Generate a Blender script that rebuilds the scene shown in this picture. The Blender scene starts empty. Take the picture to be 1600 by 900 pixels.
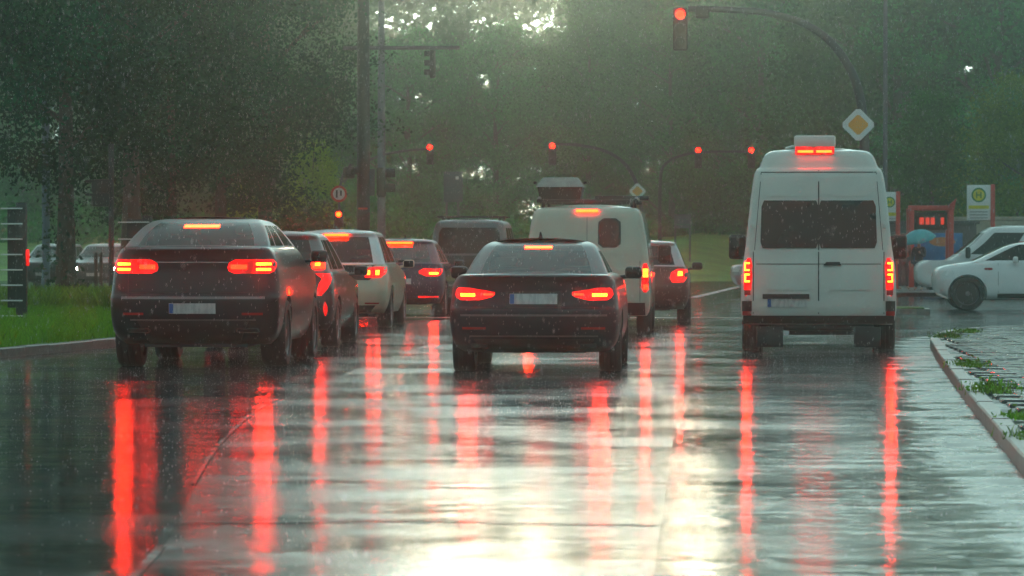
import bpy, bmesh, math, random
import numpy as np
from mathutils import Vector, Matrix
R = math.radians
sc = bpy.context.scene
col = sc.collection

# ------------------------------------------------------------------ camera
CAMZ = 1.35
cam_d = bpy.data.cameras.new('camera')
cam = bpy.data.objects.new('camera', cam_d)
col.objects.link(cam)
cam.location = (0, 0, CAMZ)
cam.rotation_euler = (R(90 - 0.627), 0, R(3.13))
cam_d.sensor_width = 36.0
cam_d.lens = 36.0 * 5850 / 1600
cam_d.clip_start = 0.1
cam_d.clip_end = 6000
cam_d.dof.use_dof = True
cam_d.dof.focus_distance = 44.0
cam_d.dof.aperture_fstop = 6.3
sc.camera = cam
CROT = cam.rotation_euler.to_matrix()

# ------------------------------------------------------------------ sky, sun, exposure
SUN_EL, SUN_AZ = R(4.8), R(-2.84)          # azimuth measured from +Y towards +X
w = bpy.data.worlds.new('World')
sc.world = w
w.use_nodes = True
wn, wl = w.node_tree.nodes, w.node_tree.links
wn.clear()
sky = wn.new('ShaderNodeTexSky')
sky.sky_type = 'NISHITA'
sky.sun_disc = False
sky.sun_elevation = SUN_EL
sky.sun_rotation = SUN_AZ
sky.air_density = 1.2
sky.dust_density = 4.0
sky.ozone_density = 1.0
hs = wn.new('ShaderNodeHueSaturation')
hs.inputs['Saturation'].default_value = 0.08
tc = wn.new('ShaderNodeTexCoord')
cn = wn.new('ShaderNodeTexNoise')
cn.inputs['Scale'].default_value = 3.0
cn.inputs['Detail'].default_value = 5
cr = wn.new('ShaderNodeMapRange')
cr.inputs['From Min'].default_value = 0.3
cr.inputs['From Max'].default_value = 0.7
cr.inputs['To Min'].default_value = 5.6
cr.inputs['To Max'].default_value = 8.0
cloud = wn.new('ShaderNodeCombineColor')
mix = wn.new('ShaderNodeMix')
mix.data_type = 'RGBA'
mix.inputs[0].default_value = 0.38            # overcast deck over the clear sky
tint = wn.new('ShaderNodeMix')
tint.data_type = 'RGBA'
tint.blend_type = 'MULTIPLY'
tint.inputs[0].default_value = 1.0
tint.inputs[7].default_value = (0.64, 0.98, 1.0, 1)
bg = wn.new('ShaderNodeBackground')
bg.inputs['Strength'].default_value = 0.088
wo = wn.new('ShaderNodeOutputWorld')
wl.new(sky.outputs[0], hs.inputs['Color'])
wl.new(tc.outputs['Generated'], cn.inputs['Vector'])
wl.new(cn.outputs['Fac'], cr.inputs['Value'])
for i in range(3):
    wl.new(cr.outputs[0], cloud.inputs[i])
wl.new(hs.outputs[0], mix.inputs[6])
wl.new(cloud.outputs[0], mix.inputs[7])
wl.new(mix.outputs[2], tint.inputs[6])
wl.new(tint.outputs[2], bg.inputs['Color'])
wl.new(bg.outputs[0], wo.inputs['Surface'])

sun_d = bpy.data.lights.new('sun', 'SUN')
sun = bpy.data.objects.new('sun', sun_d)
col.objects.link(sun)
sun_d.energy = 1.5
sun_d.angle = R(7.5)
sun_d.color = (1.0, 0.85, 0.58)
sdir = Vector((math.sin(SUN_AZ) * math.cos(SUN_EL), math.cos(SUN_AZ) * math.cos(SUN_EL), math.sin(SUN_EL)))
sun.rotation_euler = sdir.to_track_quat('Z', 'Y').to_euler()

vs = sc.view_settings
vs.view_transform = 'Standard'
vs.look = 'None'
vs.exposure = 0.8
vs.gamma = 1.0
vs.use_curve_mapping = False
sc.render.filter_size = 1.7
cy = sc.cycles
cy.use_denoising = True
try:
    cy.denoiser = 'OPENIMAGEDENOISE'
except Exception:
    pass
cy.max_bounces = 7
cy.diffuse_bounces = 2
cy.glossy_bounces = 4
cy.transmission_bounces = 4
cy.transparent_max_bounces = 12
cy.volume_bounces = 1
cy.sample_clamp_indirect = 6.0
cy.caustics_reflective = False
cy.caustics_refractive = False

# ------------------------------------------------------------------ helpers
def pix(x, y, Y):
    """world point seen at photo pixel (x, y) of 1600x900, on the plane at distance Y along the road"""
    d = CROT @ Vector(((x - 800) / 5850, -(y - 450) / 5850, -1.0))
    t = Y / d.y
    return Vector((d.x * t, Y, CAMZ + d.z * t))

def gx(x, Y):
    return pix(x, 450, Y).x

def put(o, parent=None, loc=None, rz=None):
    col.objects.link(o)
    if parent is not None:
        o.parent = parent
    if loc is not None:
        o.location = loc
    if rz is not None:
        o.rotation_euler.z = rz
    return o

def tag(o, label=None, cat=None, group=None, kind=None):
    if label: o['label'] = label
    if cat: o['category'] = cat
    if group: o['group'] = group
    if kind: o['kind'] = kind
    return o

def empty(name, loc=(0, 0, 0), rz=0.0):
    o = bpy.data.objects.new(name, None)
    o.empty_display_size = 0.2
    return put(o, None, loc, rz)

def mesh_obj(name, V, Fc, mat, parent=None, smooth=None, loc=None, rz=None):
    me = bpy.data.meshes.new(name)
    me.from_pydata([tuple(v) for v in V], [], Fc)
    me.materials.append(mat)
    if smooth is not None:
        shade(me, smooth)
    return put(bpy.data.objects.new(name, me), parent, loc, rz)

def shade(me, ang):
    bm = bmesh.new()
    bm.from_mesh(me)
    bmesh.ops.recalc_face_normals(bm, faces=bm.faces) if ang < 0 else None
    a = abs(ang)
    for f in bm.faces: f.smooth = True
    for e in bm.edges:
        if len(e.link_faces) == 2:
            e.smooth = e.calc_face_angle(0) < R(a)
    bm.to_mesh(me)
    bm.free()

class MB:
    """collects shapes; build() links them as one mesh object"""
    def __init__(s): s.v, s.f = [], []
    def add(s, V, Fc, M=None):
        n = len(s.v)
        s.v += [(M @ Vector(p)) if M is not None else Vector(p) for p in V]
        s.f += [tuple(i + n for i in f) for f in Fc]
    def box(s, c, d, M=None):
        x, y, z = c; a, b, e = d[0] / 2, d[1] / 2, d[2] / 2
        V = [(x-a,y-b,z-e),(x+a,y-b,z-e),(x+a,y+b,z-e),(x-a,y+b,z-e),(x-a,y-b,z+e),(x+a,y-b,z+e),(x+a,y+b,z+e),(x-a,y+b,z+e)]
        s.add(V, [(0,3,2,1),(4,5,6,7),(0,1,5,4),(1,2,6,5),(2,3,7,6),(3,0,4,7)], M)
    def rbox(s, c, d, r, M=None, seg=2):
        bm = bmesh.new()
        bmesh.ops.create_cube(bm, size=1)
        for v in bm.verts: v.co = Vector((v.co.x*d[0]+c[0], v.co.y*d[1]+c[1], v.co.z*d[2]+c[2]))
        bmesh.ops.bevel(bm, geom=list(bm.edges), offset=min(r, min(d)*.49), segments=seg, affect='EDGES', profile=0.5)
        bm.verts.index_update()
        s.add([v.co.copy() for v in bm.verts], [[v.index for v in f.verts] for f in bm.faces], M)
        bm.free()
    def tube(s, pts, rad, n=10, cap=True):
        pts = [Vector(p) for p in pts]
        if not isinstance(rad, (list, tuple)): rad = [rad] * len(pts)
        base = len(s.v)
        up = None
        for i, p in enumerate(pts):
            t = (pts[min(i+1, len(pts)-1)] - pts[max(i-1, 0)]).normalized()
            if up is None:
                up = Vector((0, 0, 1)) if abs(t.z) < .9 else Vector((1, 0, 0))
            a = t.cross(up).normalized(); b = a.cross(t).normalized(); up = b
            for k in range(n):
                q = 2*math.pi*k/n
                s.v.append(p + (a*math.cos(q) + b*math.sin(q))*rad[i])
        for i in range(len(pts)-1):
            for k in range(n):
                k2 = (k+1) % n
                s.f.append((base+i*n+k, base+i*n+k2, base+(i+1)*n+k2, base+(i+1)*n+k))
        if cap:
            s.f.append(tuple(base+k for k in reversed(range(n))))
            s.f.append(tuple(base+(len(pts)-1)*n+k for k in range(n)))
    def lathe(s, prof, n=24, M=None):
        """prof: (r, h) points; axis is local x"""
        V, Fc = [], []
        for r, h in prof:
            for k in range(n):
                q = 2*math.pi*k/n
                V.append((h, r*math.cos(q), r*math.sin(q)))
        for i in range(len(prof)-1):
            for k in range(n):
                k2 = (k+1) % n
                Fc.append((i*n+k, i*n+k2, (i+1)*n+k2, (i+1)*n+k))
        Fc.append(tuple(reversed(range(n)))); Fc.append(tuple((len(prof)-1)*n+k for k in range(n)))
        s.add(V, Fc, M)
    def build(s, name, mat, parent=None, smooth=-35, loc=None, rz=None):
        return mesh_obj(name, s.v, s.f, mat, parent, smooth, loc, rz)

def copy_tree(o, parent=None):
    c = o.copy()
    col.objects.link(c)
    c.parent = parent
    for ch in list(o.children): copy_tree(ch, c)
    return c

# ------------------------------------------------------------------ materials
def nodes_of(m):
    m.use_nodes = True
    nt = m.node_tree
    return nt, nt.nodes, nt.links, nt.nodes['Principled BSDF']

def mat(name, c, rough=0.5, metal=0.0, coat=0.0, var=0.15, scale=6.0, bump=0.0, bscale=30.0, spec=0.5, rvar=0.0, emit=None):
    m = bpy.data.materials.new(name)
    nt, N, L, p = nodes_of(m)
    t = N.new('ShaderNodeTexCoord')
    n = N.new('ShaderNodeTexNoise'); n.inputs['Scale'].default_value = scale; n.inputs['Detail'].default_value = 4
    L.new(t.outputs['Object'], n.inputs['Vector'])
    r = N.new('ShaderNodeValToRGB')
    r.color_ramp.elements[0].position = .3; r.color_ramp.elements[1].position = .72
    r.color_ramp.elements[0].color = tuple(x*(1-var) for x in c) + (1,)
    r.color_ramp.elements[1].color = tuple(min(1, x*(1+var)) for x in c) + (1,)
    L.new(n.outputs['Fac'], r.inputs[0]); L.new(r.outputs[0], p.inputs['Base Color'])
    p.inputs['Roughness'].default_value = rough
    p.inputs['Metallic'].default_value = metal
    p.inputs['Coat Weight'].default_value = coat
    p.inputs['Coat Roughness'].default_value = 0.04
    p.inputs['Specular IOR Level'].default_value = spec
    if rvar:
        mr = N.new('ShaderNodeMapRange')
        mr.inputs['To Min'].default_value = max(0, rough-rvar); mr.inputs['To Max'].default_value = rough+rvar
        L.new(n.outputs['Fac'], mr.inputs['Value']); L.new(mr.outputs[0], p.inputs['Roughness'])
    if bump:
        b = N.new('ShaderNodeBump'); b.inputs['Strength'].default_value = 1.0; b.inputs['Distance'].default_value = bump
        n2 = N.new('ShaderNodeTexNoise'); n2.inputs['Scale'].default_value = bscale; n2.inputs['Detail'].default_value = 3
        L.new(t.outputs['Object'], n2.inputs['Vector']); L.new(n2.outputs['Fac'], b.inputs['Height'])
        L.new(b.outputs[0], p.inputs['Normal'])
        if coat: L.new(b.outputs[0], p.inputs['Coat Normal'])
    if emit:
        p.inputs['Emission Color'].default_value = tuple(emit[0]) + (1,)
        p.inputs['Emission Strength'].default_value = emit[1]
    return m

def paint(name, c, metal=0.0, rough=0.32):
    """clear-coated body paint with a film of road dirt and standing rain drops"""
    m = mat(name, c, rough, metal, coat=.8, var=0.06, scale=2.0, spec=.15)
    nt, N, L, p = nodes_of(m)
    t = N.new('ShaderNodeTexCoord')
    v = N.new('ShaderNodeTexVoronoi'); v.inputs['Scale'].default_value = 60
    L.new(t.outputs['Object'], v.inputs['Vector'])
    r = N.new('ShaderNodeMapRange'); r.inputs['From Min'].default_value = 0.0; r.inputs['From Max'].default_value = .35
    r.inputs['To Min'].default_value = 1; r.inputs['To Max'].default_value = 0
    L.new(v.outputs['Distance'], r.inputs['Value'])
    b = N.new('ShaderNodeBump'); b.inputs['Distance'].default_value = .0012; b.inputs['Strength'].default_value = .3
    L.new(r.outputs[0], b.inputs['Height'])
    L.new(b.outputs[0], p.inputs['Coat Normal'])
    return m

def glow(name, c, s, base=(.25, .01, .01), vary=0.0):
    m = mat(name, base, 0.25, var=0.1)
    nt, N, L, p = nodes_of(m)
    p.inputs['Emission Color'].default_value = tuple(c) + (1,)
    p.inputs['Emission Strength'].default_value = s
    if vary:                                             # facets of the lens optics
        t = N.new('ShaderNodeTexCoord'); n = N.new('ShaderNodeTexNoise'); n.inputs['Scale'].default_value = 9; n.inputs['Detail'].default_value = 1
        r = N.new('ShaderNodeMapRange'); r.inputs['From Min'].default_value = .3; r.inputs['From Max'].default_value = .7
        r.inputs['To Min'].default_value = s*(1-vary); r.inputs['To Max'].default_value = s*(1+vary)
        L.new(t.outputs['Object'], n.inputs['Vector']); L.new(n.outputs['Fac'], r.inputs['Value']); L.new(r.outputs[0], p.inputs['Emission Strength'])
    return m

def glass(name, tint_c, ior=1.8):
    m = bpy.data.materials.new(name)
    m.use_nodes = True
    nt = m.node_tree; N, L = nt.nodes, nt.links
    N.clear()
    o = N.new('ShaderNodeOutputMaterial'); mx = N.new('ShaderNodeMixShader')
    tr = N.new('ShaderNodeBsdfTransparent'); tr.inputs[0].default_value = tuple(tint_c) + (1,)
    g = N.new('ShaderNodeBsdfGlossy'); g.inputs['Roughness'].default_value = 0.06
    fr = N.new('ShaderNodeFresnel'); fr.inputs['IOR'].default_value = ior
    t = N.new('ShaderNodeTexCoord'); v = N.new('ShaderNodeTexNoise'); v.inputs['Scale'].default_value = 25
    b = N.new('ShaderNodeBump'); b.inputs['Distance'].default_value = .002
    L.new(t.outputs['Object'], v.inputs['Vector']); L.new(v.outputs['Fac'], b.inputs['Height'])
    L.new(b.outputs[0], g.inputs['Normal'])
    L.new(fr.outputs[0], mx.inputs[0]); L.new(tr.outputs[0], mx.inputs[1]); L.new(g.outputs[0], mx.inputs[2])
    L.new(mx.outputs[0], o.inputs['Surface'])
    return m

M = {}
M['paint_black'] = paint('paint_black', (.005, .013, .020))
M['paint_navy'] = paint('paint_navy', (.005, .014, .024))
M['paint_grey'] = paint('paint_grey', (.055, .052, .055), .4)
M['paint_beige'] = paint('paint_beige', (.60, .53, .40))
M['paint_blue'] = paint('paint_blue', (.012, .022, .06))
M['paint_cream'] = paint('paint_cream', (.52, .52, .43), rough=.45)
M['paint_white'] = paint('paint_white', (.62, .63, .59), rough=.4)
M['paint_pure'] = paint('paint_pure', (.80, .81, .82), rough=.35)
M['paint_brown'] = paint('paint_brown', (.05, .035, .025))
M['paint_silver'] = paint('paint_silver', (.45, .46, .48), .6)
for _k in ('black', 'navy'): M['paint_'+_k].node_tree.nodes['Principled BSDF'].inputs['Coat Weight'].default_value = .5
for _k in ('black', 'navy', 'grey', 'blue', 'brown'):      # roofs under a sheet of beaten rain water
    _m = M['paint_'+_k].copy(); _m.name = 'paint_%s_wet' % _k
    _p = _m.node_tree.nodes['Principled BSDF']
    _p.inputs['Coat Weight'].default_value = 1.0; _p.inputs['Coat IOR'].default_value = 2.3; _p.inputs['Coat Roughness'].default_value = .42
    M['paint_%s_wet' % _k] = _m
M['plastic'] = mat('plastic', (.014, .015, .017), .45, var=.2)
M['seam'] = mat('seam', (.02, .02, .02), .8)
M['tyre'] = mat('tyre', (.018, .018, .018), .55, var=.25, bump=.002, bscale=60)
M['rim'] = mat('rim', (.35, .35, .36), .3, .9)
M['rim_dark'] = mat('rim_dark', (.22, .21, .22), .35, .7)
M['seat'] = mat('seat', (.03, .03, .032), .8)
M['glass'] = glass('glass', (.62, .68, .66), 2.6)
M['glass_dark'] = glass('glass_dark', (.16, .19, .19))
M['glass_black'] = mat('glass_black', (.004, .008, .009), .05, var=.4, scale=3, spec=.3)
M['chrome'] = mat('chrome', (.5, .5, .5), .2, 1.0)
M['lamp_red'] = glow('lamp_red', (1, .003, .002), .9, vary=.7)
M['lamp_core'] = glow('lamp_core', (1, .013, .0005), 110.0, vary=.5)
M['lamp_mid'] = glow('lamp_mid', (1, .006, .001), 14.0)
M['lamp_dim'] = mat('lamp_dim', (.35, .012, .012), .25, var=.1)
M['lamp_high'] = glow('lamp_high', (1, .014, .001), 30.0)
M['headlamp'] = glow('headlamp', (1, .93, .8), 60.0, (.8, .8, .8))
M['reflector'] = mat('reflector', (.42, .012, .012), .25)
M['signal_red'] = glow('signal_red', (1, .0035, .0008), 26.0)
M['signal_off'] = mat('signal_off', (.03, .03, .025), .2)
M['housing'] = mat('housing', (.02, .022, .022), .5)
M['pole_grey'] = mat('pole_grey', (.10, .10, .125), .5, .2, var=.2)
M['pole_mast'] = mat('pole_mast', (.035, .035, .048), .5, .1, var=.2)
M['pole_dark'] = mat('pole_dark', (.014, .020, .025), .5, var=.25)
M['pole_blue'] = mat('pole_blue', (.09, .14, .19), .5)
M['sign_white'] = mat('sign_white', (.75, .76, .76), .35, var=.06)
M['sign_orange'] = mat('sign_orange', (.85, .33, .01), .35, var=.06)
M['sign_red'] = mat('sign_red', (.65, .03, .03), .4, var=.1)
M['sign_blue'] = mat('sign_blue', (.02, .06, .16), .4)
M['sign_slate'] = mat('sign_slate', (.035, .055, .08), .5)
M['sign_green'] = mat('sign_green', (.01, .22, .07), .4)
M['sign_yellow'] = mat('sign_yellow', (.70, .62, .02), .4)
M['plate_blue'] = mat('plate_blue', (.015, .10, .35), .4)
M['red_steel'] = mat('red_steel', (.60, .035, .03), .35, var=.15)
M['led_red'] = glow('led_red', (1, .05, .02), .4)
M['stone_kerb'] = mat('stone_kerb', (.17, .105, .095), .35, var=.35, scale=9, bump=.004, bscale=40, rvar=.15)
M['stone_grey'] = mat('stone_grey', (.20, .19, .17), .4, var=.3, scale=9, bump=.004, bscale=40, rvar=.15)
M['bark'] = mat('bark', (.075, .052, .038), .8, var=.45, scale=5, bump=.02, bscale=14)
M['tan_wall'] = mat('tan_wall', (.40, .34, .26), .7, var=.2)
M['mural_blue'] = mat('mural_blue', (.03, .16, .42), .5, var=.3, scale=1.5)
M['mural_orange'] = mat('mural_orange', (.65, .22, .07), .5, var=.2)
M['dark_wall'] = mat('dark_wall', (.09, .075, .08), .6, var=.3)
M['umbrella'] = mat('umbrella', (.01, .36, .42), .5, var=.1)
M['cloth_dark'] = mat('cloth_dark', (.05, .035, .06), .85)
M['cloth_coat'] = mat('cloth_coat', (.20, .07, .06), .85)
M['skin'] = mat('skin', (.45, .26, .18), .55)
M['hair'] = mat('hair', (.03, .02, .012), .6)
M['box_grey'] = mat('box_grey', (.22, .23, .21), .5, var=.2)

# number plate: pale plate whose characters cannot be read
def plate_mat():
    m = bpy.data.materials.new('plate_white')
    nt, N, L, p = nodes_of(m)
    t = N.new('ShaderNodeTexCoord'); mp = N.new('ShaderNodeMapping'); mp.inputs['Scale'].default_value = (14, 1, 5)
    n = N.new('ShaderNodeTexNoise'); n.inputs['Scale'].default_value = 1.6; n.inputs['Detail'].default_value = 1
    r = N.new('ShaderNodeValToRGB'); r.color_ramp.elements[0].position = .42; r.color_ramp.elements[1].position = .56
    r.color_ramp.elements[0].color = (.44, .43, .43, 1); r.color_ramp.elements[1].color = (.56, .55, .54, 1)
    L.new(t.outputs['Object'], mp.inputs[0]); L.new(mp.outputs[0], n.inputs['Vector']); L.new(n.outputs['Fac'], r.inputs[0])
    L.new(r.outputs[0], p.inputs['Base Color']); p.inputs['Roughness'].default_value = .4
    return m
M['plate'] = plate_mat()

def leaf_mat(name, c1, c2, trans=.35):
    m = bpy.data.materials.new(name)
    m.use_nodes = True
    nt = m.node_tree; N, L = nt.nodes, nt.links; N.clear()
    o = N.new('ShaderNodeOutputMaterial')
    g = N.new('ShaderNodeNewGeometry'); oi = N.new('ShaderNodeObjectInfo')
    n = N.new('ShaderNodeTexNoise'); n.inputs['Scale'].default_value = .9; n.inputs['Detail'].default_value = 3
    t = N.new('ShaderNodeTexCoord'); L.new(t.outputs['Object'], n.inputs['Vector'])
    a = N.new('ShaderNodeMath'); a.operation = 'ADD'
    L.new(n.outputs['Fac'], a.inputs[0])
    rp = N.new('ShaderNodeMath'); rp.operation = 'MULTIPLY_ADD'; rp.inputs[1].default_value = .5; rp.inputs[2].default_value = -.25
    L.new(g.outputs['Random Per Island'], rp.inputs[0]); L.new(rp.outputs[0], a.inputs[1])
    r = N.new('ShaderNodeValToRGB'); r.color_ramp.elements[0].position = .25; r.color_ramp.elements[1].position = .8
    r.color_ramp.elements[0].color = c1 + (1,); r.color_ramp.elements[1].color = c2 + (1,)
    L.new(a.outputs[0], r.inputs[0])
    h = N.new('ShaderNodeHueSaturation')
    hv = N.new('ShaderNodeMapRange'); hv.inputs['To Min'].default_value = .6; hv.inputs['To Max'].default_value = 1.5
    L.new(oi.outputs['Random'], hv.inputs['Value']); L.new(hv.outputs[0], h.inputs['Value'])
    hh = N.new('ShaderNodeMapRange'); hh.inputs['To Min'].default_value = .475; hh.inputs['To Max'].default_value = .52
    L.new(oi.outputs['Random'], hh.inputs['Value']); L.new(hh.outputs[0], h.inputs['Hue'])
    L.new(r.outputs[0], h.inputs['Color'])
    d = N.new('ShaderNodeBsdfPrincipled'); d.inputs['Roughness'].default_value = .6; d.inputs['Specular IOR Level'].default_value = .12
    tr = N.new('ShaderNodeBsdfTranslucent')
    mx = N.new('ShaderNodeMixShader'); mx.inputs[0].default_value = trans
    L.new(h.outputs[0], d.inputs['Base Color']); L.new(h.outputs[0], tr.inputs[0])
    L.new(d.outputs[0], mx.inputs[1]); L.new(tr.outputs[0], mx.inputs[2]); L.new(mx.outputs[0], o.inputs['Surface'])
    return m
M['leaf_dark'] = leaf_mat('leaf_dark', (.003, .048, .030), (.014, .14, .045))
M['leaf_mid'] = leaf_mat('leaf_mid', (.010, .095, .020), (.040, .26, .03))
M['leaf_light'] = leaf_mat('leaf_light', (.09, .20, .015), (.24, .42, .03))
M['leaf_grass'] = leaf_mat('leaf_grass', (.11, .25, .006), (.20, .40, .012))
M['berry'] = mat('berry', (.30, .05, .02), .5)

def road_mat(name, c, rough0, rough1, rip, scale=1.0, spec=.5):
    """wet asphalt: aggregate colour, patches of standing water, rain-rippled film"""
    m = bpy.data.materials.new(name)
    nt, N, L, p = nodes_of(m)
    t = N.new('ShaderNodeTexCoord')
    n1 = N.new('ShaderNodeTexNoise'); n1.inputs['Scale'].default_value = .55*scale; n1.inputs['Detail'].default_value = 6; n1.inputs['Roughness'].default_value = .62
    n2 = N.new('ShaderNodeTexNoise'); n2.inputs['Scale'].default_value = 70; n2.inputs['Detail'].default_value = 2
    L.new(t.outputs['Object'], n1.inputs['Vector']); L.new(t.outputs['Object'], n2.inputs['Vector'])
    r = N.new('ShaderNodeValToRGB'); r.color_ramp.elements[0].position = .3; r.color_ramp.elements[1].position = .7
    r.color_ramp.elements[0].color = tuple(x*.6 for x in c)+(1,); r.color_ramp.elements[1].color = tuple(x*1.4 for x in c)+(1,)
    L.new(n2.outputs['Fac'], r.inputs[0]); L.new(r.outputs[0], p.inputs['Base Color'])
    mr = N.new('ShaderNodeMapRange'); mr.inputs['From Min'].default_value = .38; mr.inputs['From Max'].default_value = .62
    mr.inputs['To Min'].default_value = rough0; mr.inputs['To Max'].default_value = rough1
    L.new(n1.outputs['Fac'], mr.inputs['Value']); L.new(mr.outputs[0], p.inputs['Roughness'])
    p.inputs['IOR'].default_value = 1.38
    p.inputs['Specular IOR Level'].default_value = spec
    # ripples: long swell of the film, small wavelets, drop rings
    w1 = N.new('ShaderNodeTexNoise'); w1.inputs['Scale'].default_value = 2.9; w1.inputs['Detail'].default_value = 4
    w2 = N.new('ShaderNodeTexNoise'); w2.inputs['Scale'].default_value = 17; w2.inputs['Detail'].default_value = 4
    v = N.new('ShaderNodeTexVoronoi'); v.inputs['Scale'].default_value = 5.5
    mp = N.new('ShaderNodeMapping'); mp.inputs['Scale'].default_value = (.42, 1, 1)      # wavelets driven along the street
    L.new(t.outputs['Object'], mp.inputs[0])
    for q in (w1, w2): L.new(mp.outputs[0], q.inputs['Vector'])
    L.new(t.outputs['Object'], v.inputs['Vector'])
    sn = N.new('ShaderNodeMath'); sn.operation = 'MULTIPLY'; sn.inputs[1].default_value = 70
    L.new(v.outputs['Distance'], sn.inputs[0])
    ss = N.new('ShaderNodeMath'); ss.operation = 'SINE'; L.new(sn.outputs[0], ss.inputs[0])
    fall = N.new('ShaderNodeMapRange'); fall.inputs['From Min'].default_value = .05; fall.inputs['From Max'].default_value = .4
    fall.inputs['To Min'].default_value = 1; fall.inputs['To Max'].default_value = 0
    L.new(v.outputs['Distance'], fall.inputs['Value'])
    rg = N.new('ShaderNodeMath'); rg.operation = 'MULTIPLY'; L.new(ss.outputs[0], rg.inputs[0]); L.new(fall.outputs[0], rg.inputs[1])
    am = N.new('ShaderNodeTexNoise'); am.inputs['Scale'].default_value = .33; am.inputs['Detail'].default_value = 4
    L.new(t.outputs['Object'], am.inputs['Vector'])
    ar = N.new('ShaderNodeMapRange'); ar.inputs['From Min'].default_value = .35; ar.inputs['From Max'].default_value = .65
    ar.inputs['To Min'].default_value = .15; ar.inputs['To Max'].default_value = 1.0
    L.new(am.outputs['Fac'], ar.inputs['Value'])
    b1 = N.new('ShaderNodeBump'); b1.inputs['Distance'].default_value = rip*1.35
    b2 = N.new('ShaderNodeBump'); b2.inputs['Distance'].default_value = rip*.32
    b3 = N.new('ShaderNodeBump'); b3.inputs['Distance'].default_value = rip*.035
    for q in (b1, b2): L.new(ar.outputs[0], q.inputs['Strength'])
    L.new(w1.outputs['Fac'], b1.inputs['Height']); L.new(w2.outputs['Fac'], b2.inputs['Height']); L.new(rg.outputs[0], b3.inputs['Height'])
    L.new(b1.outputs[0], b2.inputs['Normal']); L.new(b2.outputs[0], b3.inputs['Normal']); L.new(b3.outputs[0], p.inputs['Normal'])
    return m
M['road'] = road_mat('wet_asphalt', (.042, .045, .044), .06, .17, .012)
M['lane'] = road_mat('wet_lane_asphalt', (.085, .086, .086), .09, .22, .012, 1.1)
M['gutter'] = road_mat('wet_gutter', (.15, .15, .145), .12, .40, .010, 2.0, .5)
M['paving'] = road_mat('wet_paving', (.12, .12, .118), .18, .55, .016, 3.0, .5)
M['line'] = road_mat('wet_line', (.55, .55, .52), .2, .4, .008, 2.0)
M['slab'] = road_mat('wet_slab', (.085, .084, .082), .10, .32, .018, 4.0, .45)
M['line_worn'] = road_mat('wet_line_worn', (.20, .20, .195), .08, .24, .010, 2.0)
M['soil'] = mat('soil', (.035, .045, .02), .8, var=.5, scale=1.5)
M['turf'] = mat('turf', (.08, .18, .008), .7, var=.45, scale=1.2, bump=.03, bscale=12)
M['meadow'] = mat('meadow', (.15, .28, .03), .7, var=.35, scale=.5, bump=.05, bscale=4)

# ------------------------------------------------------------------ ground and roads
def sheet(name, poly, z, m, sub=None):
    o = mesh_obj(name, [(x, y, z) for x, y in poly], [tuple(range(len(poly)))], m)
    return tag(o, kind='structure')

def spline(pts, n=6):
    out = []
    P = [Vector(p) for p in pts]
    for i in range(len(P)-1):
        a, b, c, d = P[max(i-1, 0)], P[i], P[i+1], P[min(i+2, len(P)-1)]
        for k in range(n):
            t = k/n
            out.append(.5*((2*b)+(c-a)*t+(2*a-5*b+4*c-d)*t*t+(3*b-a-3*c+d)*t**3))
    out.append(P[-1])
    return out

sheet('ground', [(-900, -60), (900, -60), (900, 2500), (-900, 2500)], -.06, M['soil'])
sheet('road', [(-70, -6), (70, -6), (70, 148), (-70, 148)], 0.0, M['road'])
LDIV = spline([(-1.75, 6), (-2.38, 15.5), (-2.62, 18), (-3.5, 27), (-3.92, 36), (-4.0, 60)], 5)
sheet('lane_resurfacing', [(p.x, p.y) for p in LDIV] + [(-.45, 60), (-.35, 40), (-.30, 24), (-.22, 6)], .004, M['lane'])

def ribbon(name, path, wid, z, m, kind='structure'):
    V, Fc = [], []
    for i, p in enumerate(path):
        t = (path[min(i+1, len(path)-1)] - path[max(i-1, 0)]).normalized()
        n = Vector((t.y, -t.x))
        V += [(p.x-n.x*wid/2, p.y-n.y*wid/2, z), (p.x+n.x*wid/2, p.y+n.y*wid/2, z)]
    for i in range(len(path)-1):
        Fc.append((2*i, 2*i+1, 2*i+3, 2*i+2))
    return tag(mesh_obj(name, V, Fc, m), kind=kind)
ribbon('lane_line', [p - Vector((.02, 0)) for p in LDIV if p.y < 19], .045, .008, M['line_worn'])
ribbon('lane_line', [p - Vector((.02, 0)) for p in LDIV if 20 <= p.y < 34], .03, .008, M['line_worn'])
ribbon('joint_line', [Vector((-2.6, 18.1)), Vector((-1.6, 18.25)), Vector((-.3, 18.05))], .04, .008, M['seam'])
ribbon('stop_line', [Vector((-7.6, 71)), Vector((2.6, 71))], .4, .012, M['line'])
for a, b in (((-.6, 100), (1.0, 132)), ((-3.2, 104), (-2.0, 128))):
    ribbon('far_pale_stripe', [Vector(a), Vector(b)], .25, .008, M['line'])  # pale stripes along the far road

# right pavement with kerb and gutter
KR = spline([(1.62, 8), (1.70, 17), (1.80, 22), (1.90, 25), (2.10, 31), (2.38, 38.7), (2.70, 46.8), (3.05, 53), (3.9, 57.5), (6.0, 60.0), (11, 61.2), (30, 61.5)], 5)
KW = .13
def offset(path, d):
    out = []
    for i, p in enumerate(path):
        t = (path[min(i+1, len(path)-1)] - path[max(i-1, 0)]).normalized()
        out.append(p + Vector((t.y, -t.x))*d)
    return out
KRo = offset(KR, KW)
pv = [(p.x, p.y) for p in KRo]
pave = mesh_obj('pavement', [(x, y, .085) for x, y in pv] + [(30, 8, .085)], [tuple(reversed(range(len(pv)+1)))], M['paving'])
tag(pave, kind='structure')
_rs = random.Random(8)
_b = MB(); _b.rbox((0, 0, -.02), (.388, .388, .05), .010, seg=1)
_so = _b.build('paving_slab', M['slab']); _sd = _so.data; bpy.data.objects.remove(_so)
_cells = []
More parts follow.
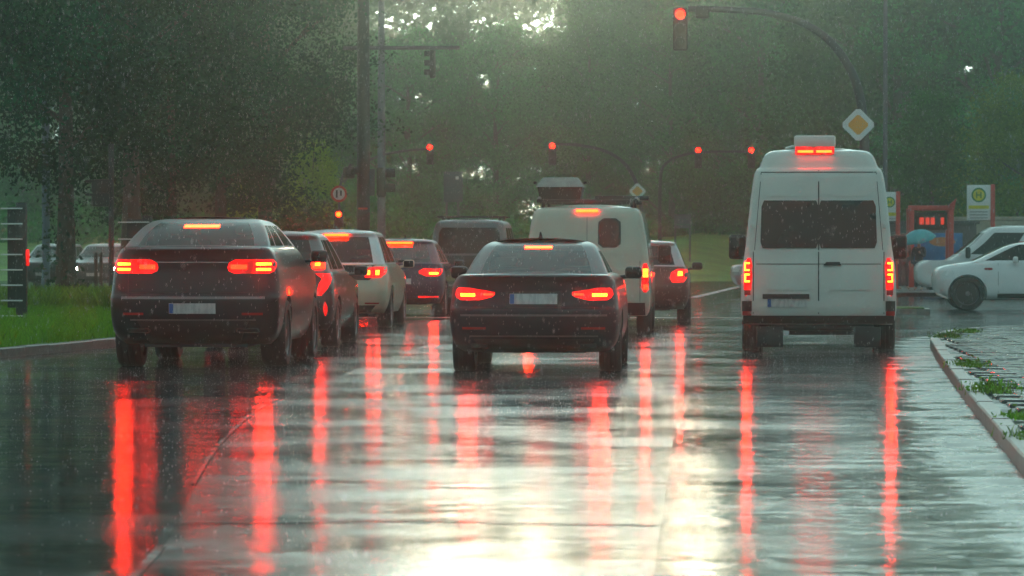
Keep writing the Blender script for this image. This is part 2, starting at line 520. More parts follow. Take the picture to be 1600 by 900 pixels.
for _j in range(0, 110):
    for _i in range(0, 34):
        _x = 1.7+_i*.4+(.2 if _j % 2 else 0); _y = 17.0+_j*.4
        if _x-.22 > np.interp(_y, [p.y for p in KRo if p.y < 57], [p.x for p in KRo if p.y < 57]) and _x < 1.0+_y*.066 and (_y < 59.5 - max(0, 6.5-_x)*.45):
            _cells.append((_x, _y))
_cells.sort(key=lambda c: c[1])
for _x, _y in _cells[:298]:
    _o = put(bpy.data.objects.new('paving_slab', _sd), pave, (_x+_rs.uniform(-.003, .003), _y, .111+_rs.uniform(-.004, .004)))
    _o.rotation_euler = (_rs.uniform(-.012, .012), _rs.uniform(-.012, .012), _rs.uniform(-.012, .012))

def kerb(name, path, wid, h, m, step=1.0, jitter=.004):
    root = empty(name); tag(root, kind='structure')
    # walk the path and lay one stone per step
    L = [0]
    for i in range(1, len(path)): L.append(L[-1] + (path[i]-path[i-1]).length)
    def at(s):
        for i in range(1, len(path)):
            if L[i] >= s:
                u = (s-L[i-1])/max(1e-6, L[i]-L[i-1]); return path[i-1].lerp(path[i], u)
        return path[-1]
    s, k = 0.0, 0
    rnd = random.Random(5)
    while s + step <= L[-1] and k < 290:
        a, b = at(s+.006), at(s+step-.006)
        t = (b-a).normalized(); n = Vector((t.y, -t.x))
        dz = rnd.uniform(-jitter, jitter)
        c = .012
        V = []
        for q in (a, b):
            V += [(q.x, q.y, -.05), (q.x, q.y, h-c+dz), (q.x+n.x*c, q.y+n.y*c, h+dz), (q.x+n.x*wid, q.y+n.y*wid, h+dz), (q.x+n.x*wid, q.y+n.y*wid, -.05)]
        Fc = [(i, i+5, i+6, i+1) for i in range(4)] + [(0, 1, 2, 3, 4), (9, 8, 7, 6, 5)]
        mesh_obj('kerb_stone', V, Fc, m, root, -30)
        s += step; k += 1
    return root
kerb('kerb', KR, KW, .12, M['stone_kerb'])
KRg = spline([p for p in KR if 8 <= p.y < 58], 6)
gut = [(p.x-.003, p.y) for p in KRg]
_r = random.Random(3); _w = [0, 0]
def wob():
    _w[0] = _w[0]*.8+_r.uniform(-.035, .035); return _w[0]
inner = [(max(1.08, p.x-.78)+wob(), p.y) for p in KRg]
_n = len(gut)
_V = [(x, y, .006) for x, y in gut]+[(x, y, .0012) for x, y in inner]
_g = mesh_obj('gutter', _V, [(i, i+1, _n+i+1, _n+i) for i in range(_n-1)], M['gutter'])
_at = _g.data.attributes.new('edge', 'FLOAT', 'POINT')
for i in range(2*_n): _at.data[i].value = 1.0 if i < _n else 0.0
for _p in _g.data.polygons: _p.use_smooth = False
_g.data.flip_normals() if _g.data.polygons[0].normal.z < 0 else None
tag(_g, kind='structure')
# worn concrete of the gutter breaks up into the asphalt of the lane
_nt, _N, _L, _p = nodes_of(M['gutter'])
_a = _N.new('ShaderNodeAttribute'); _a.attribute_name = 'edge'
_tc = _N.new('ShaderNodeTexCoord'); _nz = _N.new('ShaderNodeTexNoise'); _nz.inputs['Scale'].default_value = 2.4; _nz.inputs['Detail'].default_value = 7
_L.new(_tc.outputs['Object'], _nz.inputs['Vector'])
_ad = _N.new('ShaderNodeMath'); _ad.operation = 'MULTIPLY_ADD'; _ad.inputs[1].default_value = 1.5; _ad.inputs[2].default_value = -.75
_L.new(_nz.outputs['Fac'], _ad.inputs[0])
_sm = _N.new('ShaderNodeMath'); _sm.operation = 'ADD'; _L.new(_a.outputs['Fac'], _sm.inputs[0]); _L.new(_ad.outputs[0], _sm.inputs[1])
_ss = _N.new('ShaderNodeMapRange'); _ss.interpolation_type = 'SMOOTHSTEP'; _ss.inputs['From Min'].default_value = .22; _ss.inputs['From Max'].default_value = .55
_L.new(_sm.outputs[0], _ss.inputs['Value'])
_old = _p.inputs['Base Color'].links[0].from_socket
_mx = _N.new('ShaderNodeMix'); _mx.data_type = 'RGBA'; _mx.inputs[6].default_value = (.06, .061, .06, 1)
_L.new(_ss.outputs[0], _mx.inputs[0]); _L.new(_old, _mx.inputs[7]); _L.new(_mx.outputs[2], _p.inputs['Base Color'])
_or = _p.inputs['Roughness'].links[0].from_socket
_mr = _N.new('ShaderNodeMix'); _mr.data_type = 'FLOAT'; _mr.inputs[2].default_value = .11
_L.new(_ss.outputs[0], _mr.inputs[0]); _L.new(_or, _mr.inputs[3]); _L.new(_mr.outputs[0], _p.inputs['Roughness'])

# left verge with kerb
KL = spline([(-9.9, 36), (-9.2, 41), (-8.7, 45), (-8.2, 49.5), (-7.95, 54), (-7.85, 60), (-7.85, 66), (-8.6, 70.5), (-11, 73)], 5)
def flip(path): return list(reversed(path))
kerb('kerb_verge', flip(KL), .14, .12, M['stone_grey'])
KLo = offset(flip(KL), .14)
sheet('verge', [(p.x, p.y) for p in KLo] + [(-17.5, 36), (-17.5, 74), (-11, 74)], .11, M['turf'])
sheet('verge_far', [(-17.5, 76), (-10.5, 76), (-10.0, 128), (-17.5, 128)], .09, M['turf'])
sheet('far_pavement', [(4.2, 103.5), (60, 103.5), (60, 140), (4.2, 140)], .10, M['paving'])
# far meadow bank beyond the junction
V, Fc = [], []
nx, ny = 24, 10
for j in range(ny+1):
    for i in range(nx+1):
        x = -34 + i*(74/nx); y = 149 + j*10
        e = 2.1*(1-math.exp(-((y-149)/22)**1.5))
        e += .25*math.sin(x*.4+y*.13)*min(1, j/2)
        road_x = 1.2 + (y-149)*.12
        V.append((x, y, -.02 + e*(0.25 + .75*min(1, abs(x-road_x)/5)**2 if abs(x-road_x) < 5 else 1)))
for j in range(ny):
    for i in range(nx):
        a = j*(nx+1)+i; Fc.append((a, a+1, a+nx+2, a+nx+1))
tag(mesh_obj('meadow_bank', V, Fc, M['meadow'], None, 60), kind='structure')
# small grassed traffic island behind the van
isl = empty('traffic_island'); tag(isl, 'low traffic island with grass beside the white passenger van', 'island')
ip = [(4.0, 75.3), (4.25, 75.0), (4.28, 76.4), (4.05, 77.0), (2.2, 77.0), (2.1, 75.2)]
mbk = MB(); nn = len(ip)
mbk.add([(x, y, -.02) for x, y in ip] + [(x, y, .11) for x, y in ip], [tuple(range(nn, 2*nn))] + [(i, (i+1) % nn, nn+(i+1) % nn, nn+i) for i in range(nn)])
mbk.build('kerb_edge', M['stone_grey'], isl)
mbk = MB(); ip2 = [((x-3.2)*.9+3.2, (y-76)*.85+76) for x, y in ip]
mbk.add([(x, y, .10) for x, y in ip2] + [(x, y, .135) for x, y in ip2], [tuple(range(nn, 2*nn))] + [(i, (i+1) % nn, nn+(i+1) % nn, nn+i) for i in range(nn)])
mbk.build('turf', M['turf'], isl)

# ------------------------------------------------------------------ vehicles
def refine(keys, n):
    """monotone cubic interpolation of key slices by index"""
    K = np.array(keys, float); m = len(K)
    d = np.diff(K, axis=0)
    T = np.zeros_like(K); T[0] = d[0]; T[-1] = d[-1]
    for i in range(1, m-1):
        for c in range(K.shape[1]):
            a, b = d[i-1, c], d[i, c]
            T[i, c] = 0 if a*b <= 0 else 2*a*b/(a+b)
    out = []
    for i in range(m-1):
        for k in range(n):
            t = k/n
            out.append(K[i]*(2*t**3-3*t*t+1) + T[i]*(t**3-2*t*t+t) + K[i+1]*(-2*t**3+3*t*t) + T[i+1]*(t**3-t*t))
    out.append(K[-1])
    return out

FR = [0, .3, .6, .85, 1.0]
TH = [18, 36, 54, 72, 90]

class Shell:
    """stack of horizontal rounded slices (z, halfwidth, y_rear, y_front, corner_x, corner_y); car faces +Y, tail at y=0"""
    def __init__(s, keys, L, bow=.06, tr=.03, tf=.07, n=3):
        s.rows = refine(keys, n); s.L = L; s.bow = bow; s.tr = tr; s.tf = tf
        s.zs = [r[0] for r in s.rows]
    def row(s, z):
        return [float(np.interp(z, s.zs, [r[c] for r in s.rows])) for c in range(6)]
    def plan(s, y):
        a = max(0, (.28*s.L-y)/(.28*s.L)); b = max(0, (y-.70*s.L)/(.30*s.L))
        return 1 - s.tr*a*a - s.tf*b*b
    def rear(s, x, z, off=0.0):
        _, w, yr, yf, rx, ry = s.row(z); a = min(abs(x), w*.999)
        y = yr + s.bow*(a/w)**2
        if a > w-rx: y += ry*(1-math.sqrt(max(0, 1-((a-(w-rx))/rx)**2)))
        y -= off
        return Vector((x*s.plan(max(y, 0)), y, z))
    def front(s, x, z, off=0.0):
        _, w, yr, yf, rx, ry = s.row(z); a = min(abs(x), w*.999)
        y = yf - s.bow*2*(a/w)**2
        if a > w-rx: y -= ry*1.6*(1-math.sqrt(max(0, 1-((a-(w-rx))/rx)**2)))
        y += off
        return Vector((x*s.plan(y), y, z))
    def side(s, y, z, sd, off=0.0):
        w = s.row(z)[1]
        return Vector((sd*(w*s.plan(y)+off), y, z))
    def outline(s, r, side):
        z, w, yr, yf, rx, ry = r
        P = []
        for a in FR:
            x = a*(w-rx); P.append((x, yr+s.bow*(x/w)**2))
        for th in TH:
            x = w-rx+rx*math.sin(R(th)); P.append((x, yr+s.bow*(x/w)**2+ry*(1-math.cos(R(th)))))
        ys = P[-1][1]; fb = 2*s.bow; fy = ry*1.6
        ye = yf-fb-fy
        for f, g in side: P.append((w, ys+(ye-ys)*f))
        for th in TH[-2::-1] + [0]:
            x = w-rx+rx*math.sin(R(th)); P.append((x, yf-fb*(x/w)**2-fy*(1-math.cos(R(th)))))
        for a in FR[-2::-1]:
            x = a*(w-rx); P.append((x, yf-fb*(x/w)**2))
        return [(x*s.plan(max(0, y)), y, z) for x, y in P]
    def build(s, side, crown=.01, cell=None, bottom=True):
        """returns dict key -> (V, F)"""
        rows = []
        for r in s.rows:
            h = s.outline(r, side); n = len(h)
            rows.append(h + [(-x, y, z) for x, y, z in h[-2:0:-1]])
        m = 2*(n-1)
        V = [p for rr in rows for p in rr]
        faces = {}
        for j in range(len(rows)-1):
            zm = (s.rows[j][0]+s.rows[j+1][0])/2
            for i in range(m):
                i2 = (i+1) % m
                ih = i if i < n-1 else m-1-i
                k = cell(ih, zm, 1 if i < n-1 else -1, n) if cell else 'body'
                faces.setdefault(k, []).append((j*m+i, j*m+i2, (j+1)*m+i2, (j+1)*m+i))
        # crowned lid
        top = (len(rows)-1)*m; K = 6; body = faces.setdefault('body', [])
        lines = []
        for i in range(n):
            x, y, z = rows[-1][i]
            if i in (0, n-1): lines.append([top+i]); continue
            ln = [top+i]
            for k in range(1, K):
                u = 1-2*k/K
                # keep the lid flat near its rim ends so it closes smoothly
                e = min(1, min(i, n-1-i)/4)
                V.append((x*u, y, z+crown*(1-u*u)*e)); ln.append(len(V)-1)
            ln.append(top+m-i); lines.append(ln)
        for i in range(n-1):
            a, b = lines[i], lines[i+1]
            if len(a) == 1:
                for k in range(K): body.append((a[0], b[k], b[k+1]))
            elif len(b) == 1:
                for k in range(K): body.append((a[k+1], a[k], b[0]))
            else:
                for k in range(K): body.append((a[k], b[k], b[k+1], a[k+1]))
        if bottom: body.append(tuple(reversed(range(m))))
        out = {}
        for k, fs in faces.items():
            idx = {}; VV = []; FF = []
            for f in fs:
                g = []
                for q in f:
                    if q not in idx: idx[q] = len(VV); VV.append(V[q])
                    g.append(idx[q])
                FF.append(tuple(g))
            out[k] = (VV, FF)
        return out

def patch(name, sh, rows, m, parent, face='rear', nx=6, off=.006, thick=.03, sd=1, smooth=35):
    """a panel that follows the shell, with a skirt for thickness; rows = (z, a0, a1) with a = x (rear, front) or y (side)"""
    f = {'rear': lambda a, z, o: sh.rear(a*sd, z, o), 'front': lambda a, z, o: sh.front(a*sd, z, o), 'side': lambda a, z, o: sh.side(a, z, sd, o)}[face]
    V, Fc = [], []
    nz = len(rows)
    for z, a0, a1 in rows:
        for i in range(nx+1): V.append(f(a0+(a1-a0)*i/nx, z, off))
    for z, a0, a1 in rows:
        for i in range(nx+1): V.append(f(a0+(a1-a0)*i/nx, z, off-thick))
    W = nx+1; o2 = nz*W
    for j in range(nz-1):
        for i in range(nx): Fc.append((j*W+i, j*W+i+1, (j+1)*W+i+1, (j+1)*W+i))
    rim = [i for i in range(W)] + [j*W+nx for j in range(1, nz)] + [(nz-1)*W+i for i in range(nx-1, -1, -1)] + [j*W for j in range(nz-2, 0, -1)]
    for k in range(len(rim)):
        a, b = rim[k], rim[(k+1) % len(rim)]
        Fc.append((a, a+o2, b+o2, b))
    return mesh_obj(name, V, Fc, m, parent, -smooth)

def zr(z0, z1, a0, a1, n=4, b0=None, b1=None, rnd=0.0):
    """rows between z0 and z1; edges run a0->b0 and a1->b1; rnd rounds the corners"""
    b0 = a0 if b0 is None else b0; b1 = a1 if b1 is None else b1
    out = []
    for k in range(n+1):
        t = k/n; z = z0+(z1-z0)*t; x0 = a0+(b0-a0)*t; x1 = a1+(b1-a1)*t
        if rnd:
            e = min(z-z0, z1-z)
            if e < rnd:
                c = rnd-math.sqrt(max(0, rnd*rnd-(rnd-e)**2)); x0 += c*math.copysign(1, x1-x0); x1 -= c*math.copysign(1, x1-x0)
        out.append((z, x0, x1))
    return out

_wheel = {}
def wheel_mesh(r, wd, rimmat, spokes=5):
    k = (round(r, 3), round(wd, 3), rimmat, spokes)
    if k in _wheel: return _wheel[k]
    t = MB(); h = wd/2
    t.lathe([(r*.66, -h*.8), (r*.70, -h), (r*.93, -h), (r*.985, -h*.82), (r, -h*.5), (r*.992, -h*.47), (r*.992, -h*.40), (r, -h*.37), (r, -.012), (r*.99, -.008), (r*.99, .008), (r, .012), (r, h*.37), (r*.992, h*.40), (r*.992, h*.47), (r, h*.5), (r*.985, h*.82), (r*.93, h), (r*.70, h), (r*.66, h*.8)], 40)
    rm = MB()
    rm.lathe([(r*.60, h*.1), (r*.68, -h*.7), (r*.69, h*.80), (r*.66, h*.88), (r*.62, h*.75), (r*.60, h*.1)], 30)
    bd_ = MB(); bd_.lathe([(r*.60, h*.08), (.02, h*.06)], 24)
    for q in range(spokes):
        a = 2*math.pi*q/spokes
        rm.rbox((h*.55, 0, r*.33), (h*.35, r*.15, r*.64), .01, Matrix.Rotation(a, 4, 'X'))
    rm.lathe([(r*.14, h*.3), (r*.14, h*.8), (r*.10, h*.86)], 16)
    to = t.build('tyre', M['tyre']); ro = rm.build('rim', M[rimmat])
    bo_ = bd_.build('brake_disc', M['plastic'])
    _wheel[k] = (to.data, ro.data, bo_.data)
    for q in (to, ro, bo_): bpy.data.objects.remove(q)
    return _wheel[k]

def add_wheels(root, r, wd, x, ys, rimmat='rim', spokes=5):
    td, rd, bdd = wheel_mesh(r, wd, rimmat, spokes)
    for y in ys:
        for sd in (1, -1):
            wo = put(bpy.data.objects.new('wheel', td), root, (sd*(x-wd/2), y, r-.006))
            wo.rotation_euler.z = 0 if sd > 0 else math.pi
            put(bpy.data.objects.new('rim', rd), wo)
            if ys[0] != y or root.rotation_euler.z > 1: put(bpy.data.objects.new('brake_disc', bdd), wo)

def cut_arches(o, r, ys, wi, wo, root):
    cut = MB()
    for y in ys:
        for sd in (1, -1):
            Mx = Matrix.Translation((sd*(wi+wo)/2, y, r*.97))
            cut.lathe([(r*1.13, -(wo-wi)/2), (r*1.13, (wo-wi)/2)], 36, Mx)
    c = cut.build('cut', M['plastic'], root)
    md = o.modifiers.new('b', 'BOOLEAN'); md.operation = 'DIFFERENCE'; md.object = c; md.solver = 'EXACT'
    bpy.context.view_layer.update()
    dg = bpy.context.evaluated_depsgraph_get()
    me = bpy.data.meshes.new_from_object(o.evaluated_get(dg))
    o.modifiers.clear(); old = o.data; o.data = me
    bpy.data.objects.remove(c)
    shade(me, 35)

def seat_rows(root, xs, ys, z0, h):
    for y in ys:
        for x in xs:
            b = MB(); b.rbox((x, y, z0+h*.35), (.46, .13, h*.7), .05)
            b.rbox((x, y-.02, z0+h*.88), (.26, .10, h*.24), .04)
            b.build('seat', M['seat'], root)

def mirror(root, sh, y, z, sd, size=(.20, .11, .14), m='plastic', gap=.10):
    p = sh.side(y, z, sd)
    b = MB(); b.rbox((p.x+sd*(gap+size[0]/2-.03), y, z+.02), size, .045, seg=3)
    b.tube([(p.x-sd*.03, y+.03, z-.04), (p.x+sd*(gap+.04), y+.01, z-.02)], .022, 8)
    o = b.build('wing_mirror', M[m], root)
    g = MB(); g.rbox((p.x+sd*(gap+size[0]/2-.03), y-size[1]/2-.002, z+.02), (size[0]*.82, .006, size[2]*.78), .002)
    g.build('mirror_glass', M['glass_black'], o)

def make_car(name, label, cat, loc, rz, sp):
    """sp: low, up (slice keys), L, glass side split, windows, wheels"""
    root = empty(name, loc, rz); tag(root, label, cat)
    if sp.get('group'): root['group'] = sp['group']
    L = sp['L']; pm = M[sp['paint']]
    lo = Shell(sp['low'], L, sp.get('bow', .07), sp.get('tr', .03), sp.get('tf', .08))
    up = Shell(sp['up'], L, sp.get('ubow', sp.get('bow', .07)), sp.get('utr', 0.0), sp.get('utf', .0))
    body = lo.build([(k/12, 0) for k in range(1, 13)], sp.get('deck', .015))['body']
    bo = mesh_obj('body', body[0], body[1], pm, root, -35)
    r = sp['wr']; ax = sp['axles']; hw = sp['W']/2
    cut_arches(bo, r, ax, hw-.36, hw+.15, root)
    side = sp['side']; ns = len(side)
    rz0 = sp.get('rear_z'); sz = sp.get('side_z'); fz = sp.get('front_z', sz)
    rc = sp.get('rear_cols', 5)
    def cell(i, z, sd, n):
        if rz0 and i < rc and rz0[0] < z < rz0[1]: return 'rear_window'
        if sz and 9 <= i < 9+ns and side[i-9][1] and sz[0] < z < sz[1]: return 'side_window%d_%d' % (sd, i-9)
        if fz and i >= n-1-6 and fz[0] < z < fz[1]: return 'windscreen'
        return 'body'
    parts = up.build(side, sp.get('crown', .02), cell, False)
    for k, (VV, FF) in sorted(parts.items()):
        nm = 'roof' if k == 'body' else k.split('window')[0] + 'window' if 'window' in k else k
        gm = pm if k == 'body' else M[sp.get('rear_glass', 'glass')] if k == 'rear_window' else M[sp.get('side_glass', 'glass_dark')] if 'side' in k else M[sp.get('front_glass', 'glass')]
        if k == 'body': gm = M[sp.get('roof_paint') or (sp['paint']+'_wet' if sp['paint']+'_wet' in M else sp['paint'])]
        mesh_obj(nm, VV, FF, gm, root, 35)
    zf = sp['up'][0][0]+.012
    b = MB(); u0 = up.row(zf+.02)
    b.box((0, (u0[2]+u0[3])/2+.05, zf), (u0[1]*1.7, (u0[3]-u0[2])*.86, .012))
    b.build('parcel_shelf', M['seat'], root)
    add_wheels(root, r, sp.get('wt', .23), hw-.012, ax, sp.get('rim', 'rim'), sp.get('spokes', 5))
    # underside tray and axle so that daylight does not pass straight under
    b = MB(); b.box((0, L/2, .27), (hw*1.2, L*.86, .10)); b.tube([(-hw+.2, ax[0], r), (hw-.2, ax[0], r)], .05, 8)
    b.build('underbody', M['plastic'], root)
    seat_rows(root, (-.38, .38), sp.get('seats', ()), zf-.25, sp.get('seat_h', .52))
    if sp.get('mirror_y'):
        for sd in (1, -1): mirror(root, lo, sp['mirror_y'], sp['mirror_z'], sd, sp.get('mirror_s', (.20, .11, .14)), sp.get('mirror_m', 'plastic'), sp.get('mirror_g', .10))
    return root, lo, up

def plate(root, sh, z, x=0.0, wd=.52, h=.11, off=.012):
    p = patch('number_plate', sh, zr(z-h/2, z+h/2, x-wd/2, x+wd/2, 2), M['plate'], root, off=off, thick=.012, nx=6)
    q = patch('plate_band', sh, zr(z-h/2+.004, z+h/2-.004, x-wd/2+.004, x-wd/2+.05, 1), M['plate_blue'], p, off=off+.003, thick=.004, nx=1)

def both(fn):
    for sd in (1, -1): fn(sd)

def lam(root, sh, rows, m, sd, name='tail_light', parent=None, off=.014, thick=.03, nx=6):
    return patch(name, sh, rows, M[m], parent or root, off=off, thick=thick, sd=sd, nx=nx)

# --- 1: dark coupe SUV, first in the left-turn lane
L = 4.73
Y1 = 41.3
suv, lo, up = make_car('coupe_suv', 'dark coupe SUV with wide tail lights at the grass verge, nearest in its queue', 'car', (gx(300, Y1), Y1, 0), 0, dict(
    L=L, W=1.89, paint='paint_black', wr=.365, wt=.27, axles=(.98, 3.85), rim='rim_dark', bow=.08,
    low=[(.25, .80, .30, L-.3, .25, .14), (.33, .88, .14, L-.15, .22, .14), (.45, .925, .05, L-.05, .2, .16), (.60, .94, .01, L-.0, .2, .17), (.74, .942, .0, L, .2, .17), (.80, .938, .045, L-.01, .2, .17),
         (.95, .925, .07, L-.06, .2, .2), (1.04, .915, .075, L-.5, .2, .2), (1.10, .90, .07, L-1.1, .22, .2), (1.20, .865, .055, L-1.3, .25, .2), (1.265, .82, .035, L-1.38, .28, .2), (1.29, .79, .10, L-1.45, .28, .2)],
    up=[(1.26, .80, .20, L-1.40, .22, .10), (1.30, .785, .28, L-1.50, .22, .10), (1.42, .725, .56, L-1.85, .2, .10), (1.52, .655, .86, L-2.12, .2, .10), (1.565, .60, 1.08, L-2.3, .2, .10), (1.59, .52, 1.4, L-2.6, .22, .12), (1.60, .40, 1.7, L-2.9, .2, .12)],
    rear_z=(1.30, 1.55), side_z=(1.30, 1.52), rear_glass='glass_dark', side_glass='glass_dark',
    side=[(.05, 0), (.22, 1), (.25, 0), (.55, 1), (.59, 0), (.93, 1), (1, 0)], seats=(1.75, 2.7), mirror_y=3.15, mirror_z=1.16, mirror_m='paint_black'))
suv.scale = (1.03, 1.0, 1.05)
def f(sd):
    t = lam(suv, lo, [(1.005, .46, .84), (1.03, .40, .885), (1.07, .385, .90), (1.115, .40, .895), (1.155, .47, .87)], 'lamp_red', sd, nx=10)
    lam(suv, lo, zr(1.035, 1.062, .70, .855, 1), 'lamp_core', sd, 'lamp_strip', t, .019, .008)
    lam(suv, lo, zr(1.092, 1.120, .70, .855, 1), 'lamp_core', sd, 'lamp_strip', t, .019, .008)
    lam(suv, lo, zr(1.050, 1.10, .42, .60, 1), 'lamp_mid', sd, 'lamp_inner', t, .019, .008)
    patch('reflector', lo, zr(.565, .59, .55, .78, 1), M['reflector'], suv, off=.006, thick=.01, sd=sd)
    e = patch('exhaust_tip', lo, zr(.375, .425, .48, .74, 3, rnd=.02), M['chrome'], suv, off=.02, thick=.05, sd=sd)
    patch('exhaust_opening', lo, zr(.385, .415, .50, .72, 2), M['seam'], e, off=.023, thick=.01, sd=sd)
both(f)
patch('diffuser', lo, zr(.26, .50, -.50, .50, 4, -.62, .62), M['plastic'], suv, off=.02, thick=.05, nx=10)
patch('tailgate_panel', lo, zr(.82, .98, -.34, .34, 3, -.40, .40, .02), M['paint_black'], suv, off=.004, thick=.01, nx=10)
patch('tailgate_seam', lo, zr(.800, .808, -.72, .72, 1), M['seam'], suv, off=.002, thick=.006, nx=12)
patch('spoiler_lip', lo, zr(1.262, 1.284, -.74, .74, 1), M['paint_black'], suv, off=.03, thick=.06, nx=14)
for sd in (1, -1): patch('tailgate_seam', lo, zr(.80, 1.0, .722, .732, 3), M['seam'], suv, off=.003, thick=.006, sd=sd, nx=1)
patch('highlight_ledge', lo, zr(.735, .762, -.80, .80, 1), M['paint_black_wet'], suv, off=.022, thick=.04, nx=16)  # ledge added to catch the sky as a bright line
patch('highlight_ledge', lo, zr(.505, .52, -.70, .70, 1), M['paint_black_wet'], suv, off=.020, thick=.04, nx=16)  # lower ledge, added for a second highlight
patch('tailgate_chrome', lo, zr(1.118, 1.13, -.40, .40, 1), M['chrome'], suv, off=.010, thick=.015, nx=10)
patch('high_brake_light', up, zr(1.495, 1.528, -.195, .195, 1), M['lamp_high'], suv, off=.012, thick=.02)
plate(suv, lo, .635)

# --- 2: grey crossover with tall hooked lamps
def hatch(L, W, H, belt, paint_, over=None, rake=.32, wr=.335, **kw):
    w = W/2; g = H-belt
    sp = dict(L=L, W=W, paint=paint_, wr=wr, wt=.225, axles=(.78, L-.9), bow=.09,
        low=[(.24, .80*w/.9, .22, L-.3, .22, .14), (.33, .94*w, .08, L-.14, .22, .18), (.46, .985*w, .02, L-.04, .22, .2), (.62, w, .0, L, .22, .2), (.76, w, .03, L-.02, .22, .22),
             (.86, .985*w, .05, L-.10, .24, .22), (belt-.10, .965*w, .07, L-.75, .25, .22), (belt-.04, .945*w, .09, L-1.05, .26, .22), (belt, .92*w, .12, L-1.2, .26, .22)],
        up=[(belt-.02, .90*w, .13, L-1.18, .25, .16), (belt+.03, .885*w, .16, L-1.28, .25, .16), (belt+g*.5, .80*w, .13+rake*.42, L-1.72, .22, .16), (belt+g*.80, .73*w, .13+rake*.75, L-2.02, .2, .15),
            (belt+g*.90, .70*w, .13+rake*.62, L-2.15, .2, .15), (belt+g*.965, .63*w, .13+rake*.78, L-2.4, .22, .16), (H, .50*w, .13+rake*1.5, L-2.7, .22, .2)],
        rear_z=(belt+.03, belt+g*.80), side_z=(belt+.03, belt+g*.80), rear_glass='glass_dark',
        side=[(.07, 0), (.20, 1), (.24, 0), (.56, 1), (.60, 0), (.94, 1), (1, 0)], seats=(1.1, 2.2), mirror_y=L-1.55, mirror_z=belt-.02, mirror_m=paint_)
    sp.update(kw)
    return sp
def antenna(root, x, y, z):
    b = MB(); b.rbox((x, y, z), (.05, .14, .05), .02); b.tube([(x, y, z+.02), (x, y-.03, z+.07)], [.02, .008], 6)
    b.build('roof_antenna', M['plastic'], root)

Y2 = 49.6
c2, lo, up = make_car('crossover', 'charcoal crossover with tall hooked tail lights, second in the queue beside the verge', 'car', (gx(415, Y2), Y2, 0), 0, hatch(4.2, 1.82, 1.55, 1.02, 'paint_grey'))
def f(sd):
    t = lam(c2, lo, [(.70, .70, .76), (.78, .70, .82), (.86, .72, .86), (.93, .75, .868), (1.00, .66, .84)], 'lamp_red', sd)
    u = lam(c2, up, [(1.06, .60, .765), (1.13, .585, .755), (1.21, .60, .735)], 'lamp_mid', sd, off=.02)
    lam(c2, up, zr(1.10, 1.18, .635, .70, 2), 'lamp_core', sd, 'lamp_strip', u, .026, .008)
    patch('reflector', lo, zr(.43, .62, .78, .83, 3, rnd=.02), M['lamp_red'], c2, off=.01, thick=.02, sd=sd)  # reflector glows by itself in place of returned light
both(f)
patch('bumper_trim', lo, zr(.27, .50, -.62, .62, 3, -.74, .74), M['plastic'], c2, off=.012, thick=.03, nx=10)
patch('tailgate_seam', lo, zr(.66, .668, -.66, .66, 1), M['seam'], c2, off=.003, thick=.006, nx=10)
patch('high_brake_light', up, zr(1.46, 1.48, -.16, .16, 1), M['lamp_mid'], c2, off=.05, thick=.06)
plate(c2, lo, .80); antenna(c2, 0, .9, 1.575)

# --- 3: beige hatchback
Y3 = 62.0
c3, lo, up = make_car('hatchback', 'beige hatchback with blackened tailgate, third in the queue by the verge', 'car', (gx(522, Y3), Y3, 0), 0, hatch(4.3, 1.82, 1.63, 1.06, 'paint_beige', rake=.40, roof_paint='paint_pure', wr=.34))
def f(sd):
    t = lam(c3, lo, [(.84, .52, .78), (.90, .50, .85), (.96, .52, .87), (1.02, .60, .86)], 'lamp_red', sd)
    lam(c3, lo, zr(.885, .965, .56, .61, 2), 'lamp_core', sd, 'lamp_strip', t, .02, .008)
    lam(c3, lo, zr(.885, .965, .70, .76, 2), 'lamp_core', sd, 'lamp_strip', t, .02, .008)
    patch('reflector', lo, zr(.40, .425, .52, .76, 1), M['reflector'], c3, off=.008, thick=.01, sd=sd)
both(f)
patch('tailgate_panel', lo, zr(.80, 1.05, -.60, .60, 4, -.80, .80), M['glass_black'], c3, off=.008, thick=.02, nx=12)
patch('bumper_trim', lo, zr(.26, .38, -.6, .6, 2, -.7, .7), M['plastic'], c3, off=.012, thick=.03, nx=10)
patch('high_brake_light', up, zr(1.535, 1.565, -.2, .2, 1), M['lamp_high'], c3, off=.03, thick=.03)
plate(c3, lo, .62); antenna(c3, -.1, 1.2, 1.66)

# --- 4: dark blue hatchback
Y4 = 73.0
c4, lo, up = make_car('hatchback', 'dark blue hatchback, fourth in the queue, ahead of the beige car', 'car', (gx(622, Y4), Y4, 0), 0, hatch(4.25, 1.80, 1.50, 1.02, 'paint_blue', rear_glass='glass', side_glass='glass'))
def f(sd):
    t = lam(c4, lo, [(.78, .55, .80), (.83, .42, .86), (.88, .40, .87), (.93, .50, .86)], 'lamp_red', sd)
    lam(c4, lo, zr(.815, .855, .62, .80, 1), 'lamp_core', sd, 'lamp_strip', t, .02, .008)
    patch('reflector', lo, zr(.36, .39, .40, .80, 1), M['lamp_red'], c4, off=.008, thick=.01, sd=sd)  # glowing strip stands in for light the reflector returns
both(f)
patch('bumper_trim', lo, zr(.25, .34, -.6, .6, 2, -.7, .7), M['plastic'], c4, off=.012, thick=.03, nx=10)
patch('high_brake_light', up, zr(1.415, 1.45, -.26, .26, 1), M['lamp_high'], c4, off=.03, thick=.03)
plate(c4, lo, .68); antenna(c4, .05, 1.1, 1.52)

